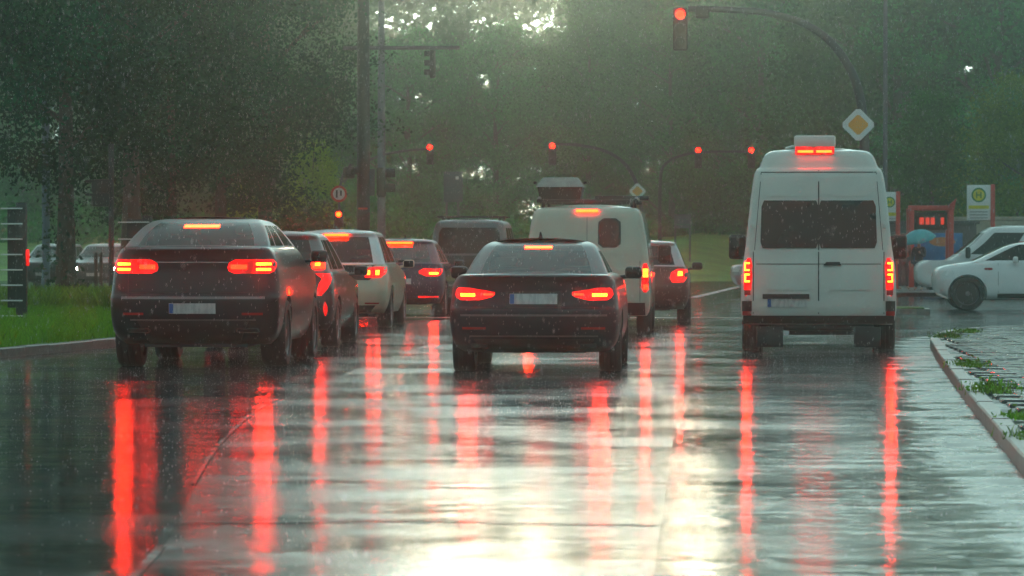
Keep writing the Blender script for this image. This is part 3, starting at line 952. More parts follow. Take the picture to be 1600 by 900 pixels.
def wiper(root, sh, z, x0, x1, dz):
    p0 = sh.rear(x0, z, .03); p1 = sh.rear(x1, z+dz, .022)
    b = MB(); b.tube([p0, p0.lerp(p1, .5)+Vector((0, -.01, 0)), p1], [.014, .009, .006], 6); b.rbox(tuple(p0), (.05, .04, .05), .015)
    b.build('rear_wiper', M['plastic'], root)
wiper(c4, up, 1.08, 0, .42, .05)
# --- vans
def van(L, W, H, belt, paint_, **kw):
    w = W/2; g = H-belt
    sp = dict(L=L, W=W, paint=paint_, wr=.335, wt=.22, axles=(.95, L-.95), bow=.035, tr=.015, tf=.06, utr=.015, utf=.06,
        low=[(.30, .94*w, .12, L-.25, .10, .08), (.40, .985*w, .04, L-.08, .10, .09), (.55, w, .0, L, .10, .10), (.80, w, .0, L, .09, .10), (1.0, w*.995, .0, L-.25, .09, .10), (belt-.12, .985*w, .005, L-.75, .09, .10), (belt, .975*w, .012, L-1.0, .09, .10)],
        up=[(belt-.001, .975*w, .0125, L-1.0, .09, .10), (belt+.04, .97*w, .014, L-1.05, .09, .10), (belt+g*.45, .925*w, .035, L-1.45, .10, .10), (belt+g*.78, .875*w, .055, L-1.72, .11, .10), (belt+g*.90, .835*w, .085, L-1.88, .12, .10), (belt+g*.97, .76*w, .16, L-2.0, .14, .12), (H, .62*w, .30, L-2.3, .16, .15)],
        side_z=(belt+.04, belt+g*.78), side=[(.08, 0), (.36, 0), (.40, 0), (.68, 0), (.72, 0), (.96, 1), (1, 0)], mirror_y=L-1.35, mirror_z=belt+.06, mirror_s=(.22, .12, .30), crown=.03, deck=0)
    sp.update(kw)
    return sp

# --- 5: dark van with roof bars
Y5 = 87.0
c5, lo, up = make_car('dark_van', 'dark window van with black roof bars at the head of the verge queue', 'van', (gx(733, Y5), Y5, 0), 0, van(4.9, 1.90, 1.98, 1.15, 'paint_black', side=[(.08, 0), (.34, 1), (.38, 0), (.66, 1), (.70, 0), (.96, 1), (1, 0)]))
patch('rear_window', up, zr(1.20, 1.80, -.76, .76, 5, -.70, .70, .05), M['glass_black'], c5, off=.012, thick=.03, nx=10)
def f(sd):
    lam(c5, lo, zr(.70, 1.05, .78, .90, 3), 'lamp_dim', sd)
both(f)
b = MB()
for y in (.9, 2.6): b.rbox((0, y, 2.06), (1.62, .07, .045), .015)
b.build('roof_bar', M['plastic'], c5)
for y in (.9, 2.6):
    for sd in (1, -1):
        b = MB(); b.rbox((sd*.66, y, 1.985), (.06, .10, .14), .015); b.build('bar_foot', M['plastic'], c5)

# --- 6: dark sedan, centre lane
L = 4.73
Y6 = 39.6
c6, lo, up = make_car('sedan', 'dark navy sedan, nearest car in the middle lane', 'car', (gx(833, Y6), Y6, 0), 0, dict(
    L=L, W=1.84, paint='paint_navy', wr=.33, wt=.235, axles=(1.05, 3.88), bow=.09,
    low=[(.23, .78, .30, L-.3, .25, .16), (.30, .86, .12, L-.15, .24, .18), (.42, .905, .05, L-.05, .22, .2), (.56, .92, .01, L, .22, .22), (.68, .92, .0, L-.01, .22, .22), (.73, .915, .035, L-.03, .22, .22),
         (.86, .90, .055, L-.12, .24, .24), (.95, .88, .05, L-.6, .25, .24), (1.01, .855, .03, L-1.15, .26, .24), (1.045, .82, .0, L-1.35, .28, .24), (1.06, .79, .07, L-1.42, .28, .24)],
    up=[(1.04, .78, .52, L-1.38, .24, .12), (1.07, .765, .58, L-1.48, .24, .12), (1.18, .715, .82, L-1.80, .22, .12), (1.31, .645, 1.12, L-2.12, .2, .12), (1.37, .60, 1.30, L-2.30, .2, .12), (1.41, .53, 1.58, L-2.5, .2, .14), (1.43, .40, 1.9, L-2.8, .2, .14)],
    rear_z=(1.07, 1.37), side_z=(1.07, 1.31), rear_glass='glass', side_glass='glass',
    side=[(.05, 0), (.13, 1), (.16, 0), (.52, 1), (.56, 0), (.94, 1), (1, 0)], seats=(1.75, 2.75), seat_h=.44, mirror_y=3.12, mirror_z=1.04, mirror_m='paint_navy'))
def f(sd):
    t = lam(c6, lo, [(.785, .60, .80), (.815, .46, .845), (.845, .42, .862), (.875, .42, .855), (.90, .60, .845), (.92, .70, .82)], 'lamp_red', sd, nx=10)
    lam(c6, lo, zr(.825, .858, .64, .80, 1), 'lamp_core', sd, 'lamp_strip', t, .02, .008)
    lam(c6, lo, zr(.835, .86, .44, .55, 1), 'lamp_mid', sd, 'lamp_inner', t, .019, .008)
    patch('reflector', lo, zr(.475, .50, .52, .78, 1), M['reflector'], c6, off=.008, thick=.01, sd=sd)
    e = patch('exhaust_tip', lo, zr(.275, .325, .50, .68, 2), M['chrome'], c6, off=.01, thick=.04, sd=sd)
both(f)
patch('diffuser', lo, zr(.24, .37, -.55, .55, 3, -.66, .66), M['plastic'], c6, off=.012, thick=.04, nx=10)
patch('bumper_seam', lo, zr(.705, .713, -.80, .80, 1), M['seam'], c6, off=.003, thick=.006, nx=14)
patch('highlight_ledge', lo, zr(.615, .635, -.80, .80, 1), M['paint_navy_wet'], c6, off=.020, thick=.04, nx=16)  # strip added so its top edge shows a sky highlight
patch('highlight_ledge', lo, zr(.395, .41, -.70, .70, 1), M['paint_navy_wet'], c6, off=.020, thick=.04, nx=16)  # same added highlight strip, lower on the bumper
for sd in (1, -1): patch('trunk_seam', lo, zr(.72, 1.0, .695, .705, 3), M['seam'], c6, off=.003, thick=.006, sd=sd, nx=1)
patch('trunk_lip', lo, zr(1.035, 1.052, -.70, .70, 1), M['paint_navy'], c6, off=.015, thick=.05, nx=14)
patch('high_brake_light', up, zr(1.335, 1.362, -.15, .15, 1), M['lamp_high'], c6, off=.01, thick=.02)
plate(c6, lo, .80)
patch('plate_recess', lo, zr(.725, .885, -.31, .31, 2), M['plastic'], c6, off=.004, thick=.01)
antenna(c6, 0, 1.7, 1.445)

# --- 7: cream panel van
Y7 = 57.0
c7, lo, up = make_car('panel_van', 'cream panel van with one small rear window and loaded roof rack', 'van', (gx(917, Y7), Y7, 0), 0, van(5.0, 1.95, 1.97, 1.15, 'paint_cream', crown=.03))
patch('rear_window', up, zr(1.36, 1.77, .19, .50, 8, .20, .50, .07), M['glass_black'], c7, off=.014, thick=.03, nx=6)
patch('window_surround', up, zr(1.34, 1.79, .165, .525, 8, .175, .525, .08), M['plastic'], c7, off=.008, thick=.02, nx=6)
def f(sd):
    t = lam(c7, lo, zr(.66, 1.10, .845, .955, 4, rnd=.03), 'lamp_red', sd, thick=.05)
    lam(c7, lo, zr(.89, 1.02, .865, .945, 2), 'lamp_core', sd, 'lamp_strip', t, .02, .008)
    lam(c7, lo, zr(.70, .78, .865, .945, 2), 'lamp_mid', sd, 'lamp_inner', t, .02, .008)
    patch('reflector', lo, zr(.36, .40, .74, .86, 1), M['reflector'], c7, off=.012, thick=.01, sd=sd)
    patch('door_edge_seam', lo, zr(.52, 1.14, .815, .823, 3), M['seam'], c7, off=.003, thick=.006, sd=sd, nx=1)
both(f)
patch('door_seam', lo, zr(.52, 1.14, -.004, .004, 3), M['seam'], c7, off=.003, thick=.006, nx=1)
patch('door_seam', up, zr(1.16, 1.80, -.004, .004, 4), M['seam'], c7, off=.003, thick=.006, nx=1)
# pressed door panels, proud of the doors
for a0, a1 in ((-.76, -.05), (.05, .76)):
    patch('door_panel', up, zr(1.24, 1.80, a0, a1, 8, a0*.97, a1*.97, .07), M['paint_cream'], c7, off=.006, thick=.012, nx=6)
patch('bumper', lo, zr(.31, .50, -.90, .90, 3), M['plastic'], c7, off=.05, thick=.10, nx=14)
patch('high_brake_light', up, zr(1.885, 1.925, -.17, .17, 1), M['lamp_high'], c7, off=.03, thick=.05)
plate(c7, lo, .60)
rack = empty('roof_rack', (gx(917, Y7), Y7, 0)); tag(rack, 'black roof rack on top of the cream panel van', 'roof rack')
for y in (.35, 1.3, 2.3, 3.1):
    b = MB(); b.rbox((0, y, 2.055), (1.56, .06, .05), .012); b.build('crossbar', M['plastic'], rack)
for sd in (1, -1):
    b = MB(); b.tube([(sd*.74, .15, 2.06), (sd*.74, .3, 2.10), (sd*.74, 3.2, 2.10)], .025, 8); b.build('side_rail', M['plastic'], rack)
    for y in (.35, 2.3):
        b = MB(); b.rbox((sd*.68, y, 1.985), (.05, .10, .13), .012); b.build('rack_foot', M['plastic'], rack)
crate = empty('roof_crate', (gx(876, Y7+.9), Y7+.9, 2.085)); crate.scale.z = .85; tag(crate, 'grey lidded crate carried on the roof rack of the cream van', 'crate')
b = MB()
V = [(-.31, -.3, 0), (.31, -.3, 0), (.31, .6, 0), (-.31, .6, 0), (-.345, -.36, .22), (.345, -.36, .22), (.345, .66, .22), (-.345, .66, .22)]
b.add(V, [(0, 3, 2, 1), (0, 1, 5, 4), (1, 2, 6, 5), (2, 3, 7, 6), (3, 0, 4, 7), (4, 5, 6, 7)]); b.build('tub', M['plastic'], crate)
b = MB()
V = [(-.37, -.38, .222), (.37, -.38, .222), (.37, .68, .222), (-.37, .68, .222), (-.26, -.12, .40), (.26, -.12, .40), (.26, .5, .40), (-.26, .5, .40)]
b.add(V, [(0, 3, 2, 1), (0, 1, 5, 4), (1, 2, 6, 5), (2, 3, 7, 6), (3, 0, 4, 7), (4, 5, 6, 7)]); b.build('lid', M['box_grey'], crate)
for sd in (1, -1):
    b = MB(); b.rbox((sd*.385, -.2, .30), (.05, .10, .05), .012); b.build('latch', M['plastic'], crate)
b = MB(); b.rbox((0, 0, .035), (.85, .45, .07), .02)
bun = b.build('rolled_awning', M['plastic'], None, loc=(gx(972, Y7+2.2), Y7+2.2, 2.086)); tag(bun, 'low dark bundle lying on the roof rack right of the crate', 'bundle')

# --- 8: dark car ahead of the cream van
Y8 = 66.5
c8, lo, up = make_car('hatchback', 'dark brown car in front of the cream panel van', 'car', (gx(999, Y8), Y8, 0), 0, hatch(4.3, 1.80, 1.46, 1.0, 'paint_brown', roof_paint='paint_silver'))  # silver roof colour stands in for the pale reflection on a dark roof
def f(sd):
    t = lam(c8, lo, [(.72, .60, .80), (.80, .55, .86), (.90, .58, .87), (.96, .68, .86)], 'lamp_red', sd)
    lam(c8, lo, zr(.84, .92, .70, .78, 2), 'lamp_core', sd, 'lamp_strip', t, .02, .008)
both(f)
patch('bumper_trim', lo, zr(.25, .40, -.6, .6, 2, -.7, .7), M['plastic'], c8, off=.012, thick=.03, nx=10)
patch('high_brake_light', up, zr(1.38, 1.41, -.2, .2, 1), M['lamp_mid'], c8, off=.03, thick=.03)
plate(c8, lo, .60)

# --- 9: white high-roof passenger van
Y9 = 47.9; L = 5.9; w9 = 1.0
c9, lo, up = make_car('passenger_van', 'tall white high-roof van with black rear windows by the kerb', 'van', (gx(1279, Y9), Y9, 0), R(-1.4), dict(
    L=L, W=2.0, paint='paint_white', wr=.35, wt=.22, axles=(1.15, 4.85), bow=.03, tr=.01, tf=.05, utr=.01, utf=.05, crown=.03, deck=0,
    low=[(.36, .95, .12, L-.25, .10, .08), (.44, .985, .04, L-.08, .10, .09), (.60, w9, .0, L, .09, .10), (.85, w9*.998, .0, L, .09, .10), (1.05, .985, .004, L-.2, .09, .10), (1.20, .965, .012, L-.75, .09, .10), (1.30, .95, .016, L-.95, .09, .10)],
    up=[(1.299, .95, .0165, L-.95, .09, .10), (1.36, .94, .02, L-1.02, .09, .10), (1.70, .905, .035, L-1.35, .10, .10), (2.05, .865, .05, L-1.65, .10, .10), (2.27, .83, .065, L-1.8, .10, .10), (2.34, .80, .09, L-1.85, .11, .10), (2.37, .765, .12, L-1.9, .12, .10), (2.52, .70, .16, L-2.05, .13, .12), (2.58, .62, .24, L-2.2, .15, .13), (2.60, .50, .4, L-2.4, .16, .14)],
    side_z=(1.36, 2.05), side=[(.06, 0), (.30, 0), (.34, 0), (.64, 0), (.68, 0), (.95, 1), (1, 0)], mirror_y=4.75, mirror_z=1.33, mirror_s=(.24, .13, .34), mirror_g=.09))
for a0, a1 in ((-.75, -.002), (.002, .75)):
    patch('rear_window', up, zr(1.335, 1.945, a0, a1, 8, a0*.975, a1*.975, .03), M['glass_black'], c9, off=.014, thick=.03, nx=8)
patch('door_seam', lo, zr(.50, 1.29, -.008, .008, 4), M['seam'], c9, off=.003, thick=.006, nx=1)
patch('door_seam', up, zr(1.31, 2.33, -.008, .008, 6), M['seam'], c9, off=.003, thick=.006, nx=1)
patch('door_crease', lo, zr(1.128, 1.138, -.80, .80, 1), M['seam'], c9, off=.003, thick=.006, nx=10)
patch('roof_seam', up, zr(2.30, 2.312, -.74, .74, 1), M['seam'], c9, off=.003, thick=.006, nx=10)
def f(sd):
    patch('door_edge_seam', lo, zr(.50, 1.29, .833, .845, 4), M['seam'], c9, off=.003, thick=.006, sd=sd, nx=1)
    patch('door_edge_seam', up, zr(1.31, 2.30, .82, .828, 6, .735, .743), M['seam'], c9, off=.003, thick=.006, sd=sd, nx=1)
    t = lam(c9, lo, zr(.72, 1.21, .868, .968, 5, .845, .945, .03), 'lamp_red', sd, thick=.05)
    for z0 in (.90, 1.045):
        lam(c9, lo, zr(z0, z0+.11, .935, .953, 2), 'lamp_core', sd, 'lamp_strip', t, .02, .008, nx=1)
        lam(c9, lo, zr(z0, z0+.022, .885, .934, 1), 'lamp_core', sd, 'lamp_strip', t, .02, .008, nx=2)
        lam(c9, lo, zr(z0+.088, z0+.11, .885, .934, 1), 'lamp_core', sd, 'lamp_strip', t, .02, .008, nx=2)
    lam(c9, lo, zr(.735, .80, .875, .955, 1), 'lamp_dim', sd, 'lamp_inner', t, .019, .008)
    patch('corner_cap', lo, zr(.53, .66, .86, .985, 2), M['plastic'], c9, off=.012, thick=.04, sd=sd)
    patch('reflector', lo, zr(.475, .53, .865, .98, 1), M['reflector'], c9, off=.02, thick=.02, sd=sd)
    for z in (.70, 1.62):
        b = MB(); b.rbox((sd*.895 if z < 1 else sd*.84, -.005, z), (.05, .04, .07), .012); b.build('door_hinge', M['paint_white'], c9)
    b = MB(); b.rbox((sd*.62, .10, .20), (.34, .02, .26), .008); b.build('mud_flap', M['plastic'], c9)
both(f)
for a0, a1 in ((-.70, -.09), (.09, .70)):
    patch('door_pressing', up, zr(2.00, 2.25, a0, a1, 6, a0*.97, a1*.97, .05), M['paint_white'], c9, off=.010, thick=.014, nx=6)
    patch('door_pressing', lo, zr(.80, 1.09, a0, a1, 6, a0, a1, .05), M['paint_white'], c9, off=.010, thick=.014, nx=6)
patch('bumper', lo, zr(.37, .475, -.97, .97, 2), M['plastic'], c9, off=.07, thick=.12, nx=14)
patch('door_handle', lo, zr(1.115, 1.16, .06, .29, 2, .10, .27), M['plastic'], c9, off=.035, thick=.04)
patch('plate_recess', lo, zr(.69, .75, -.72, -.12, 1), M['plastic'], c9, off=.03, thick=.04)
plate(c9, lo, .635, -.40, .52, .11)
b = MB(); b.rbox((-.05, .50, 2.70), (.53, .55, .16), .03, seg=3); rb = b.build('roof_unit', M['paint_white'], c9)
b = MB(); b.rbox((-.05, .36, 2.59), (.50, .40, .10), .02); b.build('roof_unit_base', M['plastic'], c9)
b = MB(); b.rbox((-.05, .15, 2.585), (.50, .03, .10), .01); tb = b.build('high_brake_light', M['lamp_red'], c9)
for x in (-.168, .068):
    b = MB(); b.rbox((x, .130, 2.572), (.20, .012, .032), .004); b.build('lamp_strip', M['lamp_high'], tb)
b = MB(); b.tube([(-.42, .6, 2.62), (-.34, .55, 2.645), (-.20, .55, 2.645)], .018, 8); b.build('roof_cable', M['paint_white'], c9)
b = MB(); b.tube([(-.42, .25, .26), (-.42, .9, .26)], .05, 10); b.build('exhaust_tip', M['chrome'], c9)
b = MB(); b.rbox((.05, .4, .33), (1.3, .5, .10), .03); b.build('rear_frame', M['plastic'], c9)

# --- 10: white crossing SUV
Ya = 80.0; La = 4.72
ca, lo, up = make_car('crossing_suv', 'white crossing SUV with dark windows, in front of the white delivery van', 'car', (gx(1459, Ya)+La, Ya+.95, 0), R(90), dict(
    L=La, W=1.88, paint='paint_pure', wr=.365, wt=.24, axles=(.88, La-.72), side_glass='glass_black', rim='rim_dark', bow=.08, tf=.10, spokes=10,
    low=[(.24, .80, .25, La-.3, .25, .2), (.33, .90, .10, La-.12, .25, .25), (.50, .935, .02, La-.02, .25, .3), (.66, .94, .0, La, .25, .3), (.80, .935, .04, La-.03, .26, .3), (.91, .915, .06, La-.10, .28, .3), (.98, .90, .08, La-.32, .28, .3), (1.03, .88, .10, La-.66, .28, .3), (1.065, .86, .12, La-.90, .28, .3)],
    ubow=.03, up=[(1.03, .84, .12, La-.75, .25, .08), (1.06, .83, .2, La-.85, .25, .08), (1.25, .75, .62, La-1.25, .22, .08), (1.40, .67, 1.0, La-1.62, .2, .08), (1.46, .62, 1.25, La-1.98, .2, .2), (1.50, .54, 1.6, La-2.3, .2, .2), (1.52, .40, 2.0, La-2.7, .2, .2)],
    rear_z=(1.06, 1.40), side_z=(1.06, 1.40), side=[(.02, 0), (.14, 1), (.16, 0), (.50, 1), (.52, 0), (.985, 1), (1, 0)], seats=(1.9, 2.7), seat_h=.5, mirror_y=3.0, mirror_z=1.06, mirror_m='paint_pure'))
def f(sd):
    patch('headlight', lo, zr(.74, .84, .50, .84, 2), M['sign_white'], ca, 'front', off=.01, thick=.03, sd=sd)
    patch('sill_trim', lo, zr(.26, .36, 1.35, La-1.35, 2), M['plastic'], ca, 'side', off=.006, thick=.02, sd=sd, nx=8)
    for y0 in (1.15, 2.35, 3.35):
        patch('door_seam', lo, zr(.38, 1.0, y0, y0+.008, 3), M['seam'], ca, 'side', off=.003, thick=.006, sd=sd, nx=1)
    for y0 in (1.45, 2.50):
        patch('door_handle', lo, zr(.90, .925, y0, y0+.18, 1), M['paint_pure'], ca, 'side', off=.02, thick=.03, sd=sd, nx=3)
    patch('fender_badge', lo, [(.86, 3.50, 3.62), (.885, 3.46, 3.66), (.91, 3.50, 3.62)], M['lamp_dim'], ca, 'side', off=.008, thick=.01, sd=sd, nx=4)
both(f)
# --- 11: white delivery van behind it
Yb = 99.0; Lb = 5.1
cb, lo, up = make_car('delivery_van', 'white delivery van with sloping nose behind the white crossing SUV', 'van', (gx(1431, Yb)+Lb, Yb+.95, 0), R(90), van(Lb, 1.93, 1.90, 1.12, 'paint_pure', tf=.10, side=[(.10, 0), (.40, 0), (.44, 0), (.66, 0), (.69, 0), (.96, 1), (1, 0)], side_glass='glass_black'))
def f(sd):
    patch('headlight', lo, zr(.72, .92, .55, .86, 2), M['sign_white'], cb, 'front', off=.01, thick=.03, sd=sd)
    patch('sill_trim', lo, zr(.34, .44, 1.3, Lb-1.3, 2), M['plastic'], cb, 'side', off=.006, thick=.02, sd=sd, nx=8)
    patch('door_seam', lo, zr(.45, 1.1, 2.72, 2.73, 3), M['seam'], cb, 'side', off=.003, thick=.006, sd=sd, nx=1)
    patch('side_stripe', up, zr(1.42, 1.50, .5, 2.4, 1), M['sign_red'], cb, 'side', off=.004, thick=.006, sd=sd, nx=6)
    patch('door_handle', lo, zr(.98, 1.01, 2.78, 2.94, 1), M['plastic'], cb, 'side', off=.02, thick=.03, sd=sd, nx=3)
both(f)
# --- 12: pale car crossing, mostly hidden by the passenger van
Yc = 101.5
cc, lo, up = make_car('hatchback', 'silver car crossing behind the white high-roof van, front wheel showing', 'car', (gx(1141, Yc)+4.3, Yc+.9, 0), R(90), hatch(4.3, 1.8, 1.46, 1.0, 'paint_silver', wr=.33))
def f(sd): patch('headlight', lo, zr(.68, .80, .50, .82, 2), M['sign_white'], cc, 'front', off=.01, thick=.03, sd=sd)
both(f)
# --- 13, 14: oncoming cars beyond the verge
for k, (px, Yo, lab, pn, lit) in enumerate(((146, 116, 'oncoming car with lit headlights seen beyond the ivy-clad trunk', 'paint_black', 'headlamp'), (66, 118, 'dark oncoming car at the edge of the picture, dim headlights', 'paint_black', 'sign_white'))):
    co, lo, up = make_car('oncoming_car', lab, 'car', (gx(px, Yo), Yo+4.2, 0), R(180), hatch(4.2, 1.78, 1.45, 1.0, pn, front_glass='glass_dark', group='oncoming cars beyond the verge'))
    def f(sd):
        patch('headlight', lo, zr(.63, .71, .56, .72, 2), M[lit], co, 'front', off=.012, thick=.03, sd=sd)
    both(f)
    patch('grille', lo, zr(.36, .60, -.42, .42, 3), M['plastic'], co, 'front', off=.008, thick=.02, nx=8)
    patch('number_plate', lo, zr(.44, .54, -.25, .25, 1), M['plate'], co, 'front', off=.02, thick=.015)

# ------------------------------------------------------------------ street furniture
def signal_head(name, label, loc, rz, lit=(1, 0, 0), s=1.0, parent=None, n=3):
    """three-lamp head hanging with its centre at loc, lenses facing -Y before the turn"""
    o = empty(name, loc, rz)
    if parent is None: tag(o, label, 'traffic light')
    else: o.parent = parent
    h = .335*n*s
    b = MB(); b.rbox((0, 0, 0), (.34*s, .20*s, h), .05*s, seg=3); b.build('housing', M['housing'], o)
    for k in range(n):
        z = h/2-.335*s*(k+.5)
        b = MB(); b.lathe([(.115*s, -.012), (.10*s, .004), (.05*s, .014), (.005, .018)], 20, Matrix.Translation((0, -.10*s, z)) @ Matrix.Rotation(R(-90), 4, 'Z'))
        b.build('lens', M['signal_red'] if lit[k] else M['signal_off'], o)
        V, Fc = [], []
        for j, (y, e) in enumerate(((-.10*s, 0), (-.30*s, .10))):
            for q in range(13):
                a = R(-20+220*q/12)
                V += [(math.cos(a)*.135*s, y, z+math.sin(a)*.135*s), (math.cos(a)*.145*s, y, z+math.sin(a)*.145*s)]
        for q in range(12):
            i = q*2
            Fc += [(i, i+2, i+28, i+26), (i+1, i+27, i+29, i+3), (i+26, i+28, i+29, i+27)]
        mesh_obj('visor', V, Fc, M['housing'], o, -40)
    return o

def mast(name, label, pts, rad, m='pole_mast'):
    root = empty(name, (pts[0].x, pts[0].y, 0)); tag(root, label, 'traffic mast')
    base = Vector((pts[0].x, pts[0].y, 0))
    P = [p - base for p in spline3(pts)]
    n = len(P)
    b = MB(); b.tube(P, [rad[0]+(rad[1]-rad[0])*i/(n-1) for i in range(n)], 12); b.build('arm', M[m], root)
    b = MB(); b.lathe([(rad[0]*1.9, 0), (rad[0]*1.9, .05), (rad[0]*1.3, .10), (rad[0]*1.25, .5)], 16, Matrix.Rotation(R(-90), 4, 'Y')); b.build('base_plate', M[m], root)
    return root

def spline3(pts, n=6):
    out = []; P = [Vector(p) for p in pts]
    for i in range(len(P)-1):
        a, b, c, d = P[max(i-1, 0)], P[i], P[i+1], P[min(i+2, len(P)-1)]
        for k in range(n):
            t = k/n
            out.append(.5*((2*b)+(c-a)*t+(2*a-5*b+4*c-d)*t*t+(3*b-a-3*c+d)*t**3))
    out.append(P[-1]); return out

def diamond_sign(name, label, c, half):
    o = empty(name, c); tag(o, label, 'road sign')
    def rd(s, y0, y1, r):
        pts = []
        for k in range(4):
            a = R(90*k)
            for e in (-1, 1):
                v = Vector((math.cos(a), math.sin(a)))*(s-r) + Vector((-math.sin(a), math.cos(a)))*e*r
                pts.append(v)
        n = len(pts)
        V = [(p.x, y0, p.y) for p in pts] + [(p.x, y1, p.y) for p in pts]
        return V, [tuple(range(n)), tuple(reversed(range(n, 2*n)))] + [(i, i+n, (i+1) % n+n, (i+1) % n) for i in range(n)]
    for nm, s, y0, y1, m, r in (('back_plate', half, 0, .03, 'housing', .05), ('white_border', half*.97, -.006, .0, 'sign_white', .05), ('orange_field', half*.60, -.012, -.006, 'sign_orange', .03)):
        V, Fc = rd(s, y0, y1, r); mesh_obj(nm, V, Fc, M[m], o, -30)
    return o

def disc(mb, c, r, y0, y1, n=24):
    V = [(c[0]+r*math.cos(2*math.pi*k/n), y0, c[1]+r*math.sin(2*math.pi*k/n)) for k in range(n)] + [(c[0]+r*math.cos(2*math.pi*k/n), y1, c[1]+r*math.sin(2*math.pi*k/n)) for k in range(n)]
    mb.add(V, [tuple(range(n)), tuple(reversed(range(n, 2*n)))] + [(i, i+n, (i+1) % n+n, (i+1) % n) for i in range(n)])

# big curved mast over the lanes
Ym = 86.0
ground = lambda x, Y: Vector((gx(x, Y), Y, 0))
bp = ground(1353, Ym)
big = mast('signal_mast', 'large curved grey mast reaching over the road from behind the white van', [bp, Vector((bp.x, Ym, 2.0))] + [pix(x, y, Ym) for x, y in ((1350, 210), (1343, 150), (1328, 108), (1300, 68), (1262, 40), (1212, 23), (1160, 16), (1075, 14))], (.125, .065))
signal_head('traffic_light', 'red traffic light hanging from the large curved mast', pix(1063, 46, Ym) - Vector((0, .15, 0)), 0, s=.98)
b = MB(); b.rbox((0, 0, 0), (.30, .22, .28), .04); b.build('camera_box', M['housing'], big, loc=pix(1097, 19, Ym+.0)-bp-Vector((0, .02, 0)))
diamond_sign('priority_sign', 'large orange and white diamond sign on the mast above the white van', pix(1341, 195, Ym-.25), .42)
# distant mast behind the cream van
Yq = 172.0; bp = ground(1003, Yq)
mast('signal_mast', 'distant curved signal mast rising behind the cream panel van', [bp, Vector((bp.x, Yq, 2.0))] + [pix(x, y, Yq) for x, y in ((1001, 318), (993, 283), (974, 254), (945, 236), (905, 227), (868, 225))], (.11, .06))
signal_head('traffic_light', 'small red traffic light above the cream panel van', pix(863, 240, Yq-.2), 0, s=1.05)
diamond_sign('priority_sign', 'small distant diamond sign above the cream panel van', pix(996, 299, Yq-.25), .43)
# distant mast with two heads
Yq = 174.0; bp = ground(1031, Yq)
mast('signal_mast', 'distant thin mast carrying a pair of red lights right of centre', [bp, Vector((bp.x, Yq, 2.0))] + [pix(x, y, Yq) for x, y in ((1031, 300), (1034, 266), (1048, 250), (1078, 240), (1120, 237), (1176, 237))], (.09, .05))
signal_head('traffic_light', 'red traffic light on the thin mast, nearer the diamond sign of the two', pix(1091, 246, Yq-.2), 0, s=1.0)
signal_head('traffic_light', 'red traffic light at the tip of the thin mast beside the white van', pix(1174, 246, Yq-.2), 0, s=1.0)
# distant mast at the left
Yq = 171.0; bp = ground(526, Yq)
mast('signal_mast', 'distant pale curved mast behind the tall dark pole', [bp, Vector((bp.x, Yq, 2.0))] + [pix(x, y, Yq) for x, y in ((526, 320), (536, 287), (558, 262), (592, 244), (630, 236), (676, 232))], (.09, .05))
signal_head('traffic_light', 'small red traffic light just right of the tall dark pole', pix(672, 241, Yq-.2), 0, s=.95)

# tall dark pole with crossbar
Yt = 105.0
def pole(name, label, px, Y, h, r0, r1, m, cat='pole'):
    b = MB(); b.tube([(0, 0, 0), (0, 0, h*.3), (0, 0, h)], [r0, r0*.97, r1], 14)
    b.lathe([(r0*1.7, 0), (r0*1.7, .06), (r0*1.15, .12), (r0*1.1, .6)], 14, Matrix.Rotation(R(-90), 4, 'Y'))
    o = b.build(name, M[m], None, loc=(gx(px, Y), Y, 0)); return tag(o, label, cat)
tp = empty('tall_pole', (gx(568, Yt), Yt, 0)); tag(tp, 'tall dark steel pole with a crossbar standing above the queue', 'pole')
b = MB(); b.tube([(0, 0, 0), (0, 0, 4), (0, 0, 12)], [.19, .18, .16], 16); b.build('shaft', M['pole_dark'], tp)
zb = pix(568, 75, Yt).z
b = MB(); b.tube([(pix(536, 76, Yt).x-gx(568, Yt), 0, zb), (pix(718, 75, Yt).x-gx(568, Yt), 0, zb)], .055, 10); b.build('crossbar', M['pole_grey'], tp)
b = MB(); b.box((0, -.18, pix(568, 326, Yt).z), (.26, .02, .05)); b.build('warning_band', M['sign_red'], tp)
b = MB(); b.rbox((.22, 0, pix(585, 285, Yt).z), (.20, .07, .75), .02); b.build('bracket', M['pole_grey'], tp)
b = MB(); b.rbox((.05, -.2, pix(568, 345, Yt).z), (.26, .12, .5), .03); b.build('control_box', M['housing'], tp)
signal_head('traffic_light', 'unlit traffic light seen from the side, hanging from the crossbar', pix(676, 100, Yt), R(-90), (0, 0, 0), .78)
signal_head('traffic_light', 'black unlit traffic light facing sideways on the tall dark pole', pix(596, 285, Yt), R(90), (0, 0, 0), 1.25, n=2)
signal_head('traffic_light', 'small black signal box left of the tall dark pole', pix(545, 270, Yt-.1), R(40), (0,), .95, n=1)
pole('lamp_post', 'pale slender lamp post behind the tall dark pole', 596, 150, 15, .17, .10, 'pole_grey', 'lamp post')
pole('lamp_post', 'slender grey lamp post rising behind the large diamond sign', 1383, 118, 12, .075, .06, 'pole_grey', 'lamp post')
pole('lamp_post', 'blue-grey post between the slatted stand and the ivy-clad trunk', 72, 90, 6.0, .10, .09, 'pole_blue', 'post')
